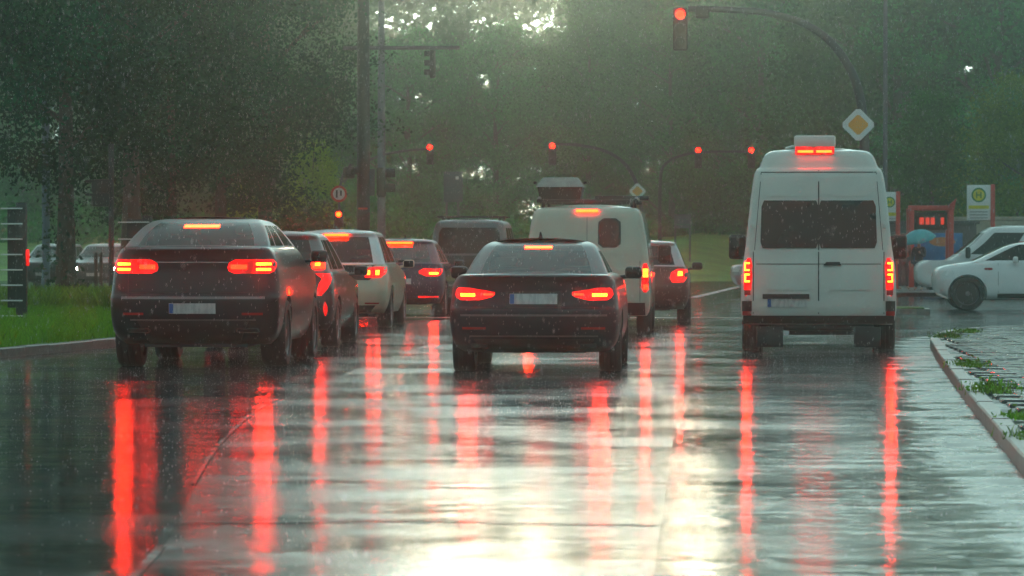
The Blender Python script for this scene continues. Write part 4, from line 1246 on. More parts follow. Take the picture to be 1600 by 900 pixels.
# small pole with prohibition sign and red pedestrian lamp
Yp = 108.0
sp_ = empty('sign_post', (gx(530, Yp), Yp, 0)); tag(sp_, 'thin post with round red-rimmed sign and small red pedestrian light', 'sign post')
b = MB(); b.tube([(0, 0, 0), (0, 0, 3.0), (.10, 0, 3.4), (.35, 0, 3.75)], .04, 10); b.build('post', M['pole_grey'], sp_)
zs = pix(530, 303, Yp).z
b = MB(); disc(b, (0, zs), .24, -.07, -.05); rg = b.build('sign_rim', M['sign_red'], sp_)
b = MB(); disc(b, (0, zs), .175, -.08, -.068); b.build('sign_face', M['sign_white'], rg)
b = MB(); b.box((-.06, -.086, zs), (.05, .008, .22)); b.box((.06, -.086, zs+.02), (.05, .008, .16)); b.build('sign_symbol', M['housing'], rg)
zl = pix(531, 335, Yp).z
b = MB(); b.rbox((0, -.08, zl-.12), (.26, .16, .52), .03); hs_ = b.build('signal_housing', M['housing'], sp_)
b = MB(); disc(b, (0, zl), .075, -.18, -.15, 18); b.build('red_lens', M['lamp_high'], hs_)
# pedestrian signal among the left trees
Yl = 74.0
ps = empty('pedestrian_signal', (gx(174, Yl), Yl, 0)); tag(ps, 'dark pedestrian signal on a post under the left trees', 'traffic light')
b = MB(); b.tube([(0, 0, 0), (0, 0, 3.4)], .055, 10); b.build('post', M['pole_dark'], ps)
for z in (pix(160, 291, Yl).z, pix(160, 312, Yl).z):
    b = MB(); b.rbox((-.20, 0, z), (.36, .24, .28), .04); hh_ = b.build('lamp_head', M['housing'], ps)
    b = MB(); b.rbox((-.40, 0, z+.10), (.22, .25, .05), .02); b.build('visor', M['housing'], hh_)
# slatted stands on the verge
def stand(label, px, Y, wd, h, n, refl):
    o = empty('slatted_stand', (gx(px, Y), Y, .11)); tag(o, label, 'stand', 'dark slatted stands on the verge')
    b = MB(); b.rbox((wd*.30, 0, h/2), (.17, .12, h), .02); b.build('post', M['housing'], o)
    b = MB(); b.rbox((-wd*.10, .02, h/2+.1), (wd*.55, .05, h*.82), .01); b.build('back_board', M['housing'], o)
    for k in range(n):
        z = h*(k+.6)/n
        b = MB(); b.rbox((-wd*.12, -.05, z), (wd, .16, .022), .006); b.build('slat', M['sign_white'], o)
    if refl:
        b = MB(); b.rbox((wd*.30+.10, -.03, h*.55), (.05, .06, .26), .01); b.build('reflector', M['lamp_red'], o)  # reflector given a glow of its own
stand('dark slatted stand with red reflector on the grass at the picture edge', 24, 59.0, .34, 1.95, 8, True)
stand('dark slatted stand partly hidden behind the coupe SUV', 216, 66.0, .55, 1.80, 6, False)
for k, (px, lab) in enumerate(((150, 'left one of two short wooden posts behind the coupe SUV'), (158, 'right one of two short wooden posts behind the coupe SUV'))):
    b = MB(); b.rbox((0, 0, .55), (.07, .07, 1.1), .01); b.lathe([(.045, 0), (.02, .05)], 8, Matrix.Translation((0, 0, 1.1)) @ Matrix.Rotation(R(-90), 4, 'Y'))
    o = b.build('fence_post', M['bark'], None, loc=(gx(px, 78+k), 78+k, .09)); tag(o, lab, 'post', 'short posts on the verge')

# far signs
Yd = 185.0
fs = empty('direction_sign', (gx(705, Yd), Yd, 0)); tag(fs, 'dark blue direction sign far behind the dark window van', 'road sign')
for px in (698, 716):
    b = MB(); b.tube([(gx(px, Yd)-gx(705, Yd), .05, 0), (gx(px, Yd)-gx(705, Yd), .05, pix(700, 268, Yd).z)], .06, 8); b.build('post', M['pole_grey'], fs)
b = MB(); b.rbox((.1, 0, pix(700, 292, Yd).z), (.95, .05, 1.5), .02); bd = b.build('board', M['sign_slate'], fs)
b = MB(); b.box((.30, -.035, pix(700, 278, Yd).z), (.16, .008, .16)); b.build('white_field', M['sign_white'], bd)
Yd = 165.0
fs = empty('direction_sign', (gx(1066, Yd), Yd, 0)); tag(fs, 'faint pale sign on two posts in front of the far grass bank', 'road sign')
for px in (1055, 1078):
    b = MB(); b.tube([(gx(px, Yd)-gx(1066, Yd), .05, 0), (gx(px, Yd)-gx(1066, Yd), .05, pix(700, 335, Yd).z)], .045, 8); b.build('post', M['pole_grey'], fs)
for z, h in ((339, .22), (347, .20), (354, .14)):
    b = MB(); b.rbox((0, 0, pix(700, z, Yd).z), (.70, .04, h), .01); b.build('board', M['pole_grey'], fs)

# bus stop: signs, red shelter, kiosk
def stop_sign(label, px, post_px, Y, ytop, ybot, wd):
    o = empty('bus_stop_sign', (gx(px, Y), Y, .10)); tag(o, label, 'sign', 'bus stop signs')
    zt, zb = pix(px, ytop, Y).z-.10, pix(px, ybot, Y).z-.10
    b = MB(); b.rbox((0, 0, (zt+zb)/2), (wd, .06, zt-zb), .02); pn = b.build('panel', M['sign_white'], o)
    b = MB(); b.rbox((gx(post_px, Y)-gx(px, Y), .02, (zt+.02)/2), (.13, .13, zt+.02), .02); b.build('post', M['red_steel'], o)
    zc = zt-.30; r = wd*.31
    b = MB(); disc(b, (0, zc), r, -.040, -.028); g = b.build('green_ring', M['sign_green'], pn)
    b = MB(); disc(b, (0, zc), r*.78, -.047, -.039); b.build('yellow_disc', M['sign_yellow'], pn)
    b = MB(); q = r*.42
    b.box((-q*.7, -.051, zc), (q*.36, .010, q*2)); b.box((q*.7, -.051, zc), (q*.36, .010, q*2)); b.box((0, -.051, zc), (q*1.1, .009, q*.36))
    b.build('letter_h', M['sign_green'], pn)
    b = MB(); b.box((0, -.036, zt-.66), (wd*.86, .008, .10)); b.build('yellow_band', M['sign_yellow'], pn)
    for k in range(3):
        b = MB(); b.box((0, -.036, zt-.80-k*.09), (wd*.75, .006, .018)); b.build('text_line', M['pole_grey'], pn)
stop_sign('bus stop sign with green H above the white crossing SUV', 1529, 1551, 112.0, 289, 344, .70)
stop_sign('bus stop sign with green H just beside the white high-roof van', 1390, 1403, 112.0, 300, 345, .52)
Ysh = 116.0
ss = empty('bus_shelter', (gx(1455, Ysh), Ysh, .10)); tag(ss, 'red steel bus shelter frame between the two stop signs', 'shelter')
x0, x1 = gx(1424, Ysh)-gx(1455, Ysh), gx(1486, Ysh)-gx(1455, Ysh)
zt = pix(1450, 325, Ysh).z-.10
for x in (x0, x1):
    for y in (0, 1.5):
        b = MB(); b.rbox((x, y, zt/2), (.16, .16, zt), .02); b.build('post', M['red_steel'], ss)
b = MB(); b.rbox(((x0+x1)/2, 0, zt), (x1-x0+.2, .16, .16), .02); b.build('beam', M['red_steel'], ss)
b = MB(); b.rbox(((x0+x1)/2, .8, zt-.05), (x1-x0+.1, 1.5, .06), .02); b.build('roof', M['dark_wall'], ss)
b = MB(); b.add([(x1-.16, -.08, zt), (x1+.10, -.08, zt), (x1+.16, -.08, zt+.30), (x1-.16, .08, zt), (x1+.10, .08, zt), (x1+.16, .08, zt+.30)], [(0, 1, 2), (5, 4, 3), (0, 3, 4, 1), (1, 4, 5, 2), (2, 5, 3, 0)]); b.build('finial', M['red_steel'], ss)
b = MB(); b.rbox(((x0+x1)/2, .3, zt-.40), (x1-x0-.2, .08, .55), .02); dsp = b.build('display', M['housing'], ss)
for k, (dx, wd) in enumerate(((-.28, .14), (-.10, .12), (.06, .12), (.36, .10))):
    b = MB(); b.rbox(((x0+x1)/2+dx, .25, zt-.40), (wd, .02, .22), .02); b.build('lit_mark', M['led_red'], dsp)
Yk = 121.0
kk = empty('kiosk', (gx(1455, Yk), Yk, .10)); tag(kk, 'low kiosk with blue and orange painted front behind the red shelter', 'kiosk')
b = MB(); b.rbox((0, 1.2, 1.0), (2.9, 2.4, 2.0), .03); b.build('wall', M['dark_wall'], kk)
b = MB(); b.rbox((.15, -.03, 1.15), (1.7, .05, 1.1), .01); pn = b.build('blue_panel', M['mural_blue'], kk)
V = [(.35+.42*math.cos(2*math.pi*k/20), -.065, 1.42+.15*math.sin(2*math.pi*k/20)) for k in range(20)]
b = MB(); b.add(V + [(x, -.05, z) for x, y, z in V], [tuple(range(20)), tuple(reversed(range(20, 40)))] + [(i, i+20, (i+1) % 20+20, (i+1) % 20) for i in range(20)]); b.build('orange_motif', M['mural_orange'], pn)
b = MB(); b.rbox((0, 1.2, 2.04), (3.1, 2.6, .10), .02); b.build('roof', M['dark_wall'], kk)
b = MB(); b.rbox((0, 0, .75), (5.0, .25, 1.5), .02); b.rbox((0, 0, 1.54), (5.1, .33, .08), .02)
o = b.build('garden_wall', M['tan_wall'], None, loc=(gx(1600, 125), 125, .10)); tag(o, 'tan wall behind the white delivery van at the picture edge', 'wall')
o.scale = (1, 1, pix(1580, 342, 125).z/1.6)

# ------------------------------------------------------------------ people at the stop
def person(name, label, loc, rz, h, cloth, legs, arm_up):
    """one continuous skinned figure; clothes and hair are children"""
    k = h/1.75
    J = {'pelvis': (0, 0, .95), 'waist': (0, 0, 1.08), 'chest': (0, 0, 1.28), 'neck0': (0, .0, 1.45), 'neck': (0, -.01, 1.52), 'head': (0, -.03, 1.62), 'top': (0, -.02, 1.72),
         'hipL': (-.10, 0, .90), 'kneeL': (-.11, -.02, .50), 'ankL': (-.11, .02, .09), 'toeL': (-.12, -.13, .03),
         'hipR': (.10, 0, .90), 'kneeR': (.12, -.05, .50), 'ankR': (.13, -.02, .09), 'toeR': (.14, -.17, .03),
         'shL': (-.19, 0, 1.40), 'elL': (-.25, .02, 1.12), 'wrL': (-.22, -.10, .88), 'haL': (-.21, -.13, .79),
         'shR': (.19, 0, 1.40), 'elR': (.24, -.06, 1.14), 'wrR': (.16, -.25, 1.26), 'haR': (.13, -.28, 1.33)}
    if not arm_up: J.update(elR=(.25, .02, 1.12), wrR=(.23, -.09, .88), haR=(.22, -.12, .79))
    rad = dict(pelvis=.15, waist=.13, chest=.155, neck0=.07, neck=.055, head=.095, top=.06, hipL=.09, kneeL=.06, ankL=.04, toeL=.035, hipR=.09, kneeR=.06, ankR=.04, toeR=.035, shL=.065, elL=.045, wrL=.032, haL=.038, shR=.065, elR=.045, wrR=.032, haR=.038)
    E = [('pelvis', 'waist'), ('waist', 'chest'), ('chest', 'neck0'), ('neck0', 'neck'), ('neck', 'head'), ('head', 'top'), ('pelvis', 'hipL'), ('hipL', 'kneeL'), ('kneeL', 'ankL'), ('ankL', 'toeL'), ('pelvis', 'hipR'), ('hipR', 'kneeR'), ('kneeR', 'ankR'), ('ankR', 'toeR'),
         ('chest', 'shL'), ('shL', 'elL'), ('elL', 'wrL'), ('wrL', 'haL'), ('chest', 'shR'), ('shR', 'elR'), ('elR', 'wrR'), ('wrR', 'haR')]
    def skin(names, edges, grow, mname, m, parent, root_name):
        ix = {n: i for i, n in enumerate(names)}
        me = bpy.data.meshes.new(mname)
        me.from_pydata([tuple(c*k for c in J[n]) for n in names], [(ix[a], ix[b]) for a, b in edges], [])
        o = put(bpy.data.objects.new(mname, me), parent)
        o.modifiers.new('s', 'SKIN'); o.modifiers.new('d', 'SUBSURF').levels = 1
        for n, v in zip(names, me.skin_vertices[0].data):
            v.radius = ((rad[n]+grow)*k, (rad[n]*.85+grow)*k); v.use_root = (n == root_name)
        bpy.context.view_layer.update()
        nm = bpy.data.meshes.new_from_object(o.evaluated_get(bpy.context.evaluated_depsgraph_get()))
        o.modifiers.clear(); o.data = nm; nm.materials.clear(); nm.materials.append(m)
        shade(nm, 80)
        return o
    root = empty(name, loc, rz); tag(root, label, 'person')
    skin(list(J), E, 0, 'body', M['skin'], root, 'pelvis')
    up_ = ['pelvis', 'waist', 'chest', 'neck0', 'shL', 'elL', 'wrL', 'shR', 'elR', 'wrR']
    skin(up_, [e for e in E if e[0] in up_ and e[1] in up_], .022, 'jacket', M[cloth], root, 'pelvis')
    lw = ['pelvis', 'hipL', 'kneeL', 'ankL', 'hipR', 'kneeR', 'ankR']
    skin(lw, [e for e in E if e[0] in lw and e[1] in lw], .015, 'trousers', M[legs], root, 'pelvis')
    b = MB()
    V, Fc = [], []
    for i in range(7):
        th = R(100*i/6)
        for q in range(14):
            a = 2*math.pi*q/14
            V.append((.112*math.sin(th)*math.cos(a)*k, (.012+.118*math.sin(th)*math.sin(a))*k, (1.63+.125*math.cos(th))*k))
    for i in range(6):
        for q in range(14):
            Fc.append((i*14+q, (i+1)*14+q, (i+1)*14+(q+1) % 14, i*14+(q+1) % 14))
    b.add(V, Fc); b.build('hair', M['hair'], root)
    for sd in (-1, 1):
        b = MB(); b.rbox((sd*.035*k, -.118*k, 1.625*k), (.025*k, .015*k, .012*k), .004); b.build('eye', M['hair'], root)
    b = MB(); b.rbox((0, -.128*k, 1.60*k), (.025*k, .03*k, .045*k), .008); b.build('nose', M['skin'], root)
    return root
Yh = 108.0
pu = person('person', 'person in dark clothes holding the teal umbrella at the bus stop', (gx(1436, Yh), Yh, .10), R(-30), 1.50, 'cloth_dark', 'cloth_dark', True)
person('person', 'person in a reddish coat waiting beside the white van mirror', (gx(1411, Yh+2), Yh+2, .10), R(20), 1.66, 'cloth_coat', 'cloth_dark', False)
um = empty('umbrella', (gx(1434, Yh), Yh-.2, 1.62)); tag(um, 'open teal umbrella held by the person at the bus stop', 'umbrella')
um.rotation_euler = (R(14), R(-12), 0)
V, Fc = [], []
nr, nq = 6, 8
for i in range(nr+1):
    th = R(62*i/nr)
    for q in range(nq*2):
        a = math.pi*q/nq; rr = (1 if q % 2 == 0 else .95 if i == nr else .985)
        V.append((.58*math.sin(th)*math.cos(a)*rr, .58*math.sin(th)*math.sin(a)*rr, .52*math.cos(th)-.30))
for i in range(nr):
    for q in range(nq*2):
        Fc.append((i*nq*2+q, (i+1)*nq*2+q, (i+1)*nq*2+(q+1) % (nq*2), i*nq*2+(q+1) % (nq*2)))
cp = mesh_obj('canopy', V, Fc, M['umbrella'], um, -20)
cp.modifiers.new('t', 'SOLIDIFY').thickness = .004
b = MB(); b.tube([(0, 0, .27), (0, 0, -.50)], .008, 6); b.build('shaft', M['pole_grey'], um)

# ------------------------------------------------------------------ vegetation
rng = np.random.default_rng(11)
def leaf_mesh(name, centres, size, m, flat=.0):
    n = len(centres)
    a = rng.normal(size=(n, 3)); a[:, 2] += flat; a /= np.linalg.norm(a, axis=1)[:, None]
    t = rng.normal(size=(n, 3)); t -= (t*a).sum(1)[:, None]*a; t /= np.linalg.norm(t, axis=1)[:, None]
    b = np.cross(a, t)
    s = size*rng.uniform(.6, 1.35, n)[:, None]
    V = np.empty((n, 4, 3))
    V[:, 0] = centres-t*s; V[:, 1] = centres+b*s*.55-a*s*.12; V[:, 2] = centres+t*s; V[:, 3] = centres-b*s*.55-a*s*.12
    me = bpy.data.meshes.new(name)
    me.vertices.add(4*n); me.loops.add(4*n); me.polygons.add(n)
    me.vertices.foreach_set('co', V.reshape(-1))
    me.loops.foreach_set('vertex_index', np.arange(4*n, dtype=np.int32))
    me.polygons.foreach_set('loop_start', np.arange(0, 4*n, 4, dtype=np.int32))
    me.polygons.foreach_set('loop_total', np.full(n, 4, dtype=np.int32))
    me.update(); me.validate()
    me.materials.append(m)
    return me

def tree_meshes(seed, H, clear, rad, trunk_r, nclump, nleaf, size, m, shape='round', ivy=False):
    r = random.Random(seed)
    t = MB()
    lean = [(r.uniform(-.02, .02)*H*i/6, r.uniform(-.02, .02)*H*i/6) for i in range(7)]
    pts = [Vector((lean[i][0]*(i/6), lean[i][1]*(i/6), H*.94*i/6)) for i in range(7)]
    t.tube(pts, [trunk_r*(1.35 if i == 0 else 1)*(1-.14*i) for i in range(7)], 10)
    tips = []
    nb = 16
    for k in range(nb):
        z = clear+(H*.86-clear)*((k+.3*r.random())/nb)
        a = k*2.4+r.uniform(-.4, .4)
        e = env(shape, (z-clear)/(H-clear))*rad
        ln = e*r.uniform(.65, .95)
        ax = np.interp(z, [p.z for p in pts], [p.x for p in pts]); ay = np.interp(z, [p.z for p in pts], [p.y for p in pts])
        p0 = Vector((ax, ay, z)); d = Vector((math.cos(a), math.sin(a), r.uniform(.35, .8)))
        p1 = p0+d*ln*.5+Vector((0, 0, .05*ln)); p2 = p0+d*ln
        rr = trunk_r*(1-.75*z/H)*.45
        t.tube([p0, p1, p2], [rr, rr*.7, rr*.3], 6); tips.append((p1, p2))
        for q in range(2):
            dd = (d+Vector((r.uniform(-.8, .8), r.uniform(-.8, .8), r.uniform(-.1, .6)))).normalized()*ln*.4
            t.tube([p1, p1+dd], [rr*.45, rr*.15], 5); tips.append((p1, p1+dd))
    tm = t.build('trunk', M['bark']); td = tm.data; bpy.data.objects.remove(tm)
    C = []
    per = max(1, nleaf//nclump)
    for k in range(nclump):
        u = (r.random()**.9); z = clear*.9+(H-clear*.9)*u
        e = env(shape, u)*rad
        a = r.uniform(0, 2*math.pi); d = e*math.sqrt(r.uniform(.12, 1.0))*r.uniform(.85, 1.12)
        c = np.array([math.cos(a)*d, math.sin(a)*d, z])
        sg = r.uniform(.26, .60)*(rad/3.0)**.6
        C.append(c+rng.normal(size=(per, 3))*np.array([sg*1.15, sg*1.15, sg*.55]))
    for p1, p2 in tips:
        C.append(np.array(p2)+rng.normal(size=(per//2+2, 3))*.35)
    if ivy:
        n = 650; zz = rng.uniform(.1, clear*1.25, n); aa = rng.uniform(0, 2*math.pi, n)
        rr = trunk_r*1.25+np.abs(rng.normal(size=n))*.16*(1+.5*np.sin(zz*2.2))
        C.append(np.stack([np.cos(aa)*rr-.12, np.sin(aa)*rr, zz], 1))
    cd = leaf_mesh('crown', np.concatenate(C), size, m, .4)
    return td, cd

def env(shape, u):
    u = min(1, max(0, u))
    if shape == 'round': return max(.12, math.sin(math.pi*(.16+.80*u))**.7)
    if shape == 'poplar': return max(.12, (math.sin(math.pi*(.10+.86*u))**.6)*(1-.25*u))
    return max(.05, (1-u)**.8*(.25+.75*min(1, u*9)))       # conifer

NEAR = [tree_meshes(1, 15, 3.3, 2.7, .19, 95, 55000, .058, M['leaf_dark'], 'poplar', True),
        tree_meshes(2, 16, 3.9, 3.2, .21, 100, 55000, .058, M['leaf_dark'], 'round'),
        tree_meshes(3, 15, 2.4, 2.8, .15, 95, 55000, .058, M['leaf_dark'], 'poplar')]
FAR = [tree_meshes(11, 16, 1.6, 4.2, .26, 85, 28000, .115, M['leaf_mid'], 'round'),
       tree_meshes(12, 17, 1.2, 3.6, .24, 85, 28000, .115, M['leaf_mid'], 'poplar'),
       tree_meshes(13, 15, .9, 4.6, .26, 85, 28000, .115, M['leaf_mid'], 'round'),
       tree_meshes(14, 16, .7, 3.4, .22, 85, 28000, .11, M['leaf_dark'], 'conifer')]
BRIGHT = tree_meshes(21, 8.5, .5, 2.8, .16, 80, 24000, .08, M['leaf_light'], 'round')
SPRUCE = tree_meshes(22, 9.0, .6, 2.6, .17, 90, 24000, .09, M['leaf_mid'], 'conifer')

def tree(name, label, data, px, Y, s=1.0, rz=0.0, group=None, sx=1.0):
    o = empty(name, (gx(px, Y), Y, 0 if Y < 149 else .3), rz); o.scale = (s*sx, s*sx, s)
    tag(o, label, 'tree', group)
    put(bpy.data.objects.new('trunk', data[0]), o); put(bpy.data.objects.new('crown', data[1]), o)
    return o
G1 = 'trees along the left verge'
tree('verge_tree', 'dark leafy tree nearest the camera, crown filling the top left corner', NEAR[1], -60, 63, 1.0, 1.0, G1)
tree('verge_tree', 'tree with ivy-clad trunk standing on the grass left of the coupe SUV', NEAR[0], 103, 77.5, 1.0, .3, G1)
tree('verge_tree', 'tree with bare brown trunk rising behind the slatted stand', NEAR[1], 205, 86, 1.08, 2.2, G1)
tree('verge_tree', 'slim low-branched tree just right of the bare brown trunk', NEAR[2], 268, 93, 1.0, 4.0, G1)
tree('verge_tree', 'dark tree above the roof of the coupe SUV', NEAR[2], 345, 102, 1.15, .9, G1)
tree('verge_tree', 'last tree of the verge row, above the reddish shrub', NEAR[1], 415, 114, 1.12, 5.0, G1)
G2 = 'trees across the oncoming carriageway'
for k, (px, Y, v, s, lab) in enumerate(((-30, 196, 0, 1.1, 'misty tree beyond the oncoming cars at the far left edge'), (110, 204, 2, 1.1, 'misty tree beyond the oncoming car with lit headlights'), (235, 198, 1, 1.1, 'misty tree beyond the bare brown trunk'), (340, 206, 2, 1.0, 'misty tree seen between the verge trunks above the coupe SUV'), (440, 198, 0, 1.0, 'misty tree far behind the reddish shrub'))):
    tree('distant_tree', lab, FAR[v], px, Y, s, k*1.3, G2)
G3 = 'misty wood across the junction'
back = [(490, 194, 1, .78, 'pale tree left of the tall dark pole'), (560, 205, 0, .80, 'hazy tree directly behind the tall dark pole'), (640, 196, 2, .82, 'hazy tree behind the hanging unlit traffic light'),
        (715, 212, 3, .88, 'hazy tree behind the dark blue direction sign'), (775, 197, 0, .80, 'hazy tree in the glow above the middle-lane sedan'), (850, 208, 2, .86, 'hazy tree behind the small red light above the cream van'),
        (920, 197, 1, .84, 'hazy tree behind the crate on the cream van'), (985, 215, 0, .98, 'hazy tree behind the small distant diamond sign'), (1050, 198, 2, .9, 'hazy tree left of the pair of red lights'),
        (1120, 206, 1, 1.02, 'hazy tree between the pair of distant red lights'), (1190, 197, 0, 1.12, 'hazy tree behind the tip of the thin mast'), (1255, 200, 2, 1.25, 'hazy tree above the roof of the white high-roof van'),
        (1320, 176, 1, 1.1, 'green tree behind the large diamond sign'), (1400, 166, 2, 1.2, 'tall green tree behind the slender lamp post'), (1475, 176, 0, 1.2, 'tall green tree above the red bus shelter'), (1560, 164, 2, 1.2, 'tall green tree above the bus stop sign with the red post'), (1640, 168, 0, 1.2, 'tall green tree at the right picture edge')]
for k, (px, Y, v, s, lab) in enumerate(back):
    tree('wood_tree', lab, FAR[v], px, Y, s, k*2.1, G3)
tree('young_spruce', 'young broad conifer behind the red bus shelter', SPRUCE, 1455, 136, .78, .4)
tree('small_tree', 'bright green small tree at the right edge behind the bus stop', BRIGHT, 1602, 131, .86, 1.1)
tree('small_tree', 'pale bright green sapling left of the tall dark pole', BRIGHT, 488, 131, .60, 2.0, sx=.62)
tree('small_tree', 'pale sapling glimpsed above the crossover roof', BRIGHT, 375, 128, .42, 3.0, sx=.7)
# understorey that reads as one mass
n = 60000
xs = rng.uniform(-46, 34, n); ys = rng.uniform(176, 216, n)
hh = 2.2+2.4*np.abs(np.sin(xs*.31+1))*np.abs(np.cos(xs*.17))
zs_ = .3+rng.uniform(0, 1, n)**.8*hh
keep = ~((xs > -3) & (xs < 11) & (ys < 195))
me = leaf_mesh('undergrowth', np.stack([xs, ys, zs_], 1)[keep], .20, M['leaf_mid'], .3)
tag(put(bpy.data.objects.new('undergrowth', me)), 'mass of shrubs under the misty wood', 'undergrowth', kind='stuff')
# a farther rank of the same wood, with unseen clumps added to block the sun
nc = 900
cx_ = rng.uniform(-90, 95, nc); cx_[:50] = np.linspace(-24, 2.5, 50); cy_ = rng.uniform(222, 262, nc)  # first clumps gathered in front of the sun
top = 19+1.8*np.sin(cx_*.23)+1.5*np.sin(cx_*.61+2)+np.clip((-28-cx_)*.5, 0, 8)+np.clip((cx_+1)*1.4, 0, 14)+12*np.exp(-((cx_+11.5)/14.0)**4)  # unseen hump in the treetops added to hide the sun
uz = rng.uniform(0, 1, nc); mid = np.abs(cx_+11) < 12
uz[mid] = uz[mid]**.8  # low clumps thinned mid-wood to let the sun glow through
cz_ = uz*top
cx_[50:125] = np.linspace(-27, 4.0, 75)[rng.permutation(75)]; cz_[50:125] = np.linspace(19.5, 33, 75)  # clumps added above the view to block sun glare on the road
cx_[125:141] = np.concatenate([np.linspace(-30, -16, 12), np.linspace(-10, 1, 4)]); cz_[125:141] = 13.2+rng.uniform(0, 5.5, 16)  # low clumps added to close bright gaps and centre the glow
xs = (cx_[:, None]+rng.normal(size=(nc, 390))*1.7).ravel(); ys = (cy_[:, None]+rng.normal(size=(nc, 390))*1.7).ravel(); zs_ = np.abs(cz_[:, None]+rng.normal(size=(nc, 390))*.85).ravel()
me = leaf_mesh('far_wood', np.stack([xs, ys, zs_], 1), .30, M['leaf_mid'], .3)
tag(put(bpy.data.objects.new('far_wood', me)), 'far wood fading into the rain', 'wood', kind='stuff')

def shrub(name, label, px, Y, h, wd, n, size, m, berries=0):
    o = empty(name, (gx(px, Y), Y, .09)); tag(o, label, 'shrub')
    b = MB(); r = random.Random(px)
    tips = []
    for k in range(9):
        a = r.uniform(0, 6.28); q = Vector((math.cos(a)*wd*.4*r.random(), math.sin(a)*wd*.4*r.random(), h*r.uniform(.55, .95)))
        b.tube([(0, 0, 0), q*.5+Vector((0, 0, .1)), q], [.03, .02, .008], 5); tips.append(q)
    b.build('stem', M['bark'], o)
    C = [np.array(tips[k % 9])*np.array([1, 1, .85])+rng.normal(size=(n//45, 3))*np.array([wd*.17, wd*.17, h*.15]) for k in range(45)]
    C = np.concatenate(C); C[:, 2] = np.abs(C[:, 2])
    put(bpy.data.objects.new('foliage', leaf_mesh('foliage', C, size, m, .3)), o)
    if berries:
        D = C[rng.choice(len(C), berries)]
        put(bpy.data.objects.new('blossom', leaf_mesh('blossom', D, size*1.1, M['berry'], 0)), o)
shrub('flowering_shrub', 'reddish shrub behind the crossover, left of the tall dark pole', 468, 112, 2.6, 1.9, 5000, .07, M['leaf_mid'], 260)
shrub('green_shrub', 'rounded green shrub behind the coupe SUV roof', 395, 118, 2.0, 1.8, 4000, .07, M['leaf_dark'])

# grass blades on the verge
def blades(name, X, Yv, z, hmin, hmax, m, wd=.012):
    n = len(X)
    h = rng.uniform(hmin, hmax, n); a = rng.uniform(0, 6.28, n); l = rng.normal(size=(n, 2))*.35
    dx, dy = np.cos(a)*wd, np.sin(a)*wd
    V = np.empty((n, 4, 3))
    V[:, 0] = np.stack([X-dx, Yv-dy, z], 1); V[:, 1] = np.stack([X+dx, Yv+dy, z], 1)
    V[:, 2] = np.stack([X+dx*.6+l[:, 0]*h*.5, Yv+dy*.6+l[:, 1]*h*.5, z+h*.65], 1)
    V[:, 3] = np.stack([X+l[:, 0]*h, Yv+l[:, 1]*h, z+h], 1)
    me = bpy.data.meshes.new(name)
    me.vertices.add(4*n); me.loops.add(4*n); me.polygons.add(n)
    me.vertices.foreach_set('co', V.reshape(-1)); me.loops.foreach_set('vertex_index', np.arange(4*n, dtype=np.int32))
    me.polygons.foreach_set('loop_start', np.arange(0, 4*n, 4, dtype=np.int32)); me.polygons.foreach_set('loop_total', np.full(n, 4, dtype=np.int32))
    me.update(); me.validate(); me.materials.append(m)
    return me
n = 60000
X = rng.uniform(-16.5, -8.05, n); Yv = rng.uniform(41, 72, n)
kx = np.interp(Yv, [p.y for p in KL], [p.x for p in KL])
ok = X < kx-.16
dens = np.sin(X*2.1)*np.sin(Yv*1.3)+rng.normal(size=n)*.6
ok &= dens > -.9
X, Yv = X[ok], Yv[ok]
put_g = put(bpy.data.objects.new('grass', blades('grass', X, Yv, np.full(len(X), .105), .06, .24, M['leaf_grass'], .011)))
tag(put_g, 'long wet grass on the left verge', 'grass', kind='stuff')
n = 9000
X = rng.uniform(-14, -9, n); Yv = rng.uniform(68, 74, n)
put_g = put(bpy.data.objects.new('weeds', blades('weeds', X, Yv, np.full(n, .105), .2, .55, M['leaf_light'], .014)))
tag(put_g, 'taller weeds at the end of the left verge', 'weeds', kind='stuff')

# weed tufts along the right kerb
tufts = [(1478, 527, .30, .22, 'weed tuft at the bend of the kerb, nearest the white van'), (1512, 519, .26, .16, 'low flat weed tuft on the pavement edge behind the kerb bend'), (1488, 572, .30, .20, 'weed tuft behind the kerb just below the bend'),
         (1526, 612, .30, .26, 'wiry weed tuft halfway along the kerb'), (1562, 652, .22, .12, 'small flat weed tuft on the pavement'), (1590, 684, .26, .16, 'thick green weed tuft at the right picture edge'), (1597, 812, .14, .12, 'weed tuft in the lower right corner')]
for px, py, rr, hh2, lab in tufts:
    d = CROT @ Vector(((px-800)/5850, -(py-450)/5850, -1.0)); t = (.115-CAMZ)/d.z
    c = Vector((d.x*t, d.y*t, .112))
    kx2 = np.interp(c.y, [p.y for p in KR], [p.x for p in KR])
    n = 200
    q = rng.normal(size=(n, 2))*rr*rng.uniform(.15, .5, (n, 1))
    me = blades('weed_tuft', q[:, 0], q[:, 1]*2.2, np.zeros(n), hh2*.12, hh2*rng.uniform(.35, .75), M['leaf_light'], .006)
    o = empty('weed_tuft', (max(c.x, kx2+.22) if c.y < 55 else c.x, c.y, .112))
    put(bpy.data.objects.new('leaves', me), o)
    q = rng.normal(size=(110, 3))*np.array([rr*.40, rr*.8, hh2*.22]); q[:, 2] = np.abs(q[:, 2])
    put(bpy.data.objects.new('foliage', leaf_mesh('foliage', q, .022, M['leaf_light'], 1.0)), o)
    tag(o, lab, 'weeds', 'weed tufts along the right kerb')

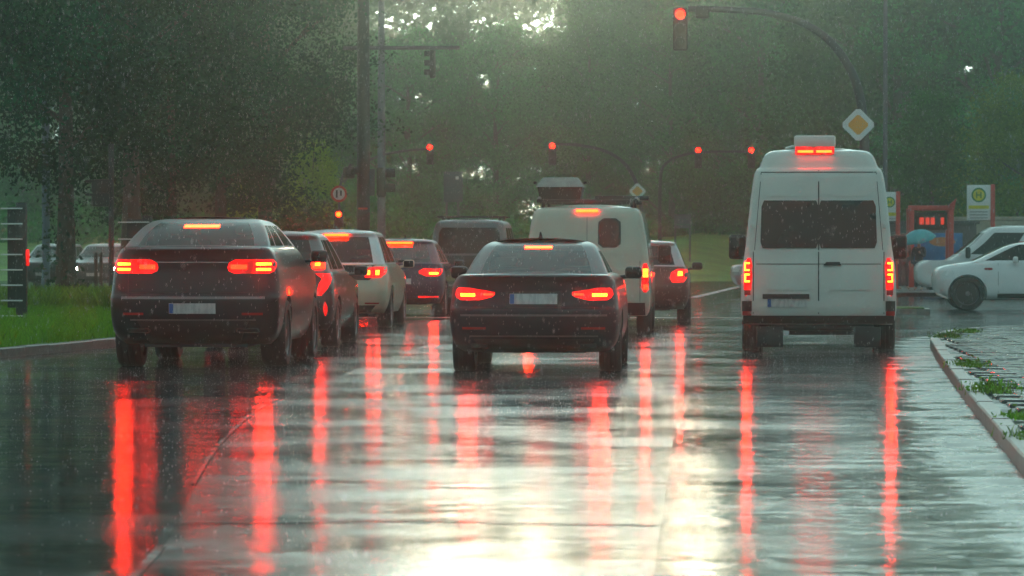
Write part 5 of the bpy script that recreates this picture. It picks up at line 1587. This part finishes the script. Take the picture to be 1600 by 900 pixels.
# ------------------------------------------------------------------ rain drops and splashes
def drops(name, P, r, hl, m):
    n = len(P)
    base = np.array([(1, 0, 0), (0, 1, 0), (-1, 0, 0), (0, -1, 0), (0, 0, 1), (0, 0, -1)], float)
    V = P[:, None, :]+base[None]*np.stack([r, r, hl], 1)[:, None, :]
    V[:, 4, 0] += hl*.05
    f = np.array([(0, 1, 4), (1, 2, 4), (2, 3, 4), (3, 0, 4), (1, 0, 5), (2, 1, 5), (3, 2, 5), (0, 3, 5)])
    Fc = (f[None]+(np.arange(n)*6)[:, None, None]).reshape(-1)
    me = bpy.data.meshes.new(name)
    me.vertices.add(6*n); me.loops.add(24*n); me.polygons.add(8*n)
    me.vertices.foreach_set('co', V.reshape(-1)); me.loops.foreach_set('vertex_index', Fc.astype(np.int32))
    me.polygons.foreach_set('loop_start', np.arange(0, 24*n, 3, dtype=np.int32)); me.polygons.foreach_set('loop_total', np.full(8*n, 3, dtype=np.int32))
    me.update(); me.validate(); me.materials.append(m)
    return put(bpy.data.objects.new(name, me))
M['water_drop'] = mat('water_drop', (.62, .66, .68), .15, var=.05, spec=.8)
n = 26000
Yv = 9+61*rng.uniform(0, 1, n)**.5
X = -.0547*Yv+rng.uniform(-.15, .15, n)*Yv
Z = rng.uniform(.05, 1, n)*(1.5+.075*Yv)
o = drops('rain', np.stack([X, Yv, Z], 1), rng.uniform(.0010, .0019, n), rng.uniform(.006, .016, n), M['water_drop'])
tag(o, 'falling rain drops over the road', 'rain', kind='stuff')
n = 26000
Yv = 12+50*rng.uniform(0, 1, n)**.6
X = rng.uniform(-9, 5, n)
Z = .006+np.abs(rng.normal(size=n))*.022
o = drops('rain_splash', np.stack([X, Yv, Z], 1), rng.uniform(.0015, .0035, n), rng.uniform(.002, .006, n), M['water_drop'])
tag(o, 'fine splashes of rain bouncing off the wet road', 'rain', kind='stuff')

# ------------------------------------------------------------------ rainy air
b = MB(); b.box((0, 125, 18.5), (360, 330, 39.4))
hz = b.build('haze', M['housing'], None)
tag(hz, 'rain mist hanging over the street', 'haze', kind='stuff')
hm = bpy.data.materials.new('haze'); hm.use_nodes = True
nt = hm.node_tree; nt.nodes.clear()
pvn = nt.nodes.new('ShaderNodeVolumePrincipled'); om = nt.nodes.new('ShaderNodeOutputMaterial')
pvn.inputs['Color'].default_value = (.78, .94, .89, 1)
pvn.inputs['Density'].default_value = .0020
pvn.inputs['Anisotropy'].default_value = .957
nt.links.new(pvn.outputs[0], om.inputs['Volume'])
hz.data.materials.clear(); hz.data.materials.append(hm)
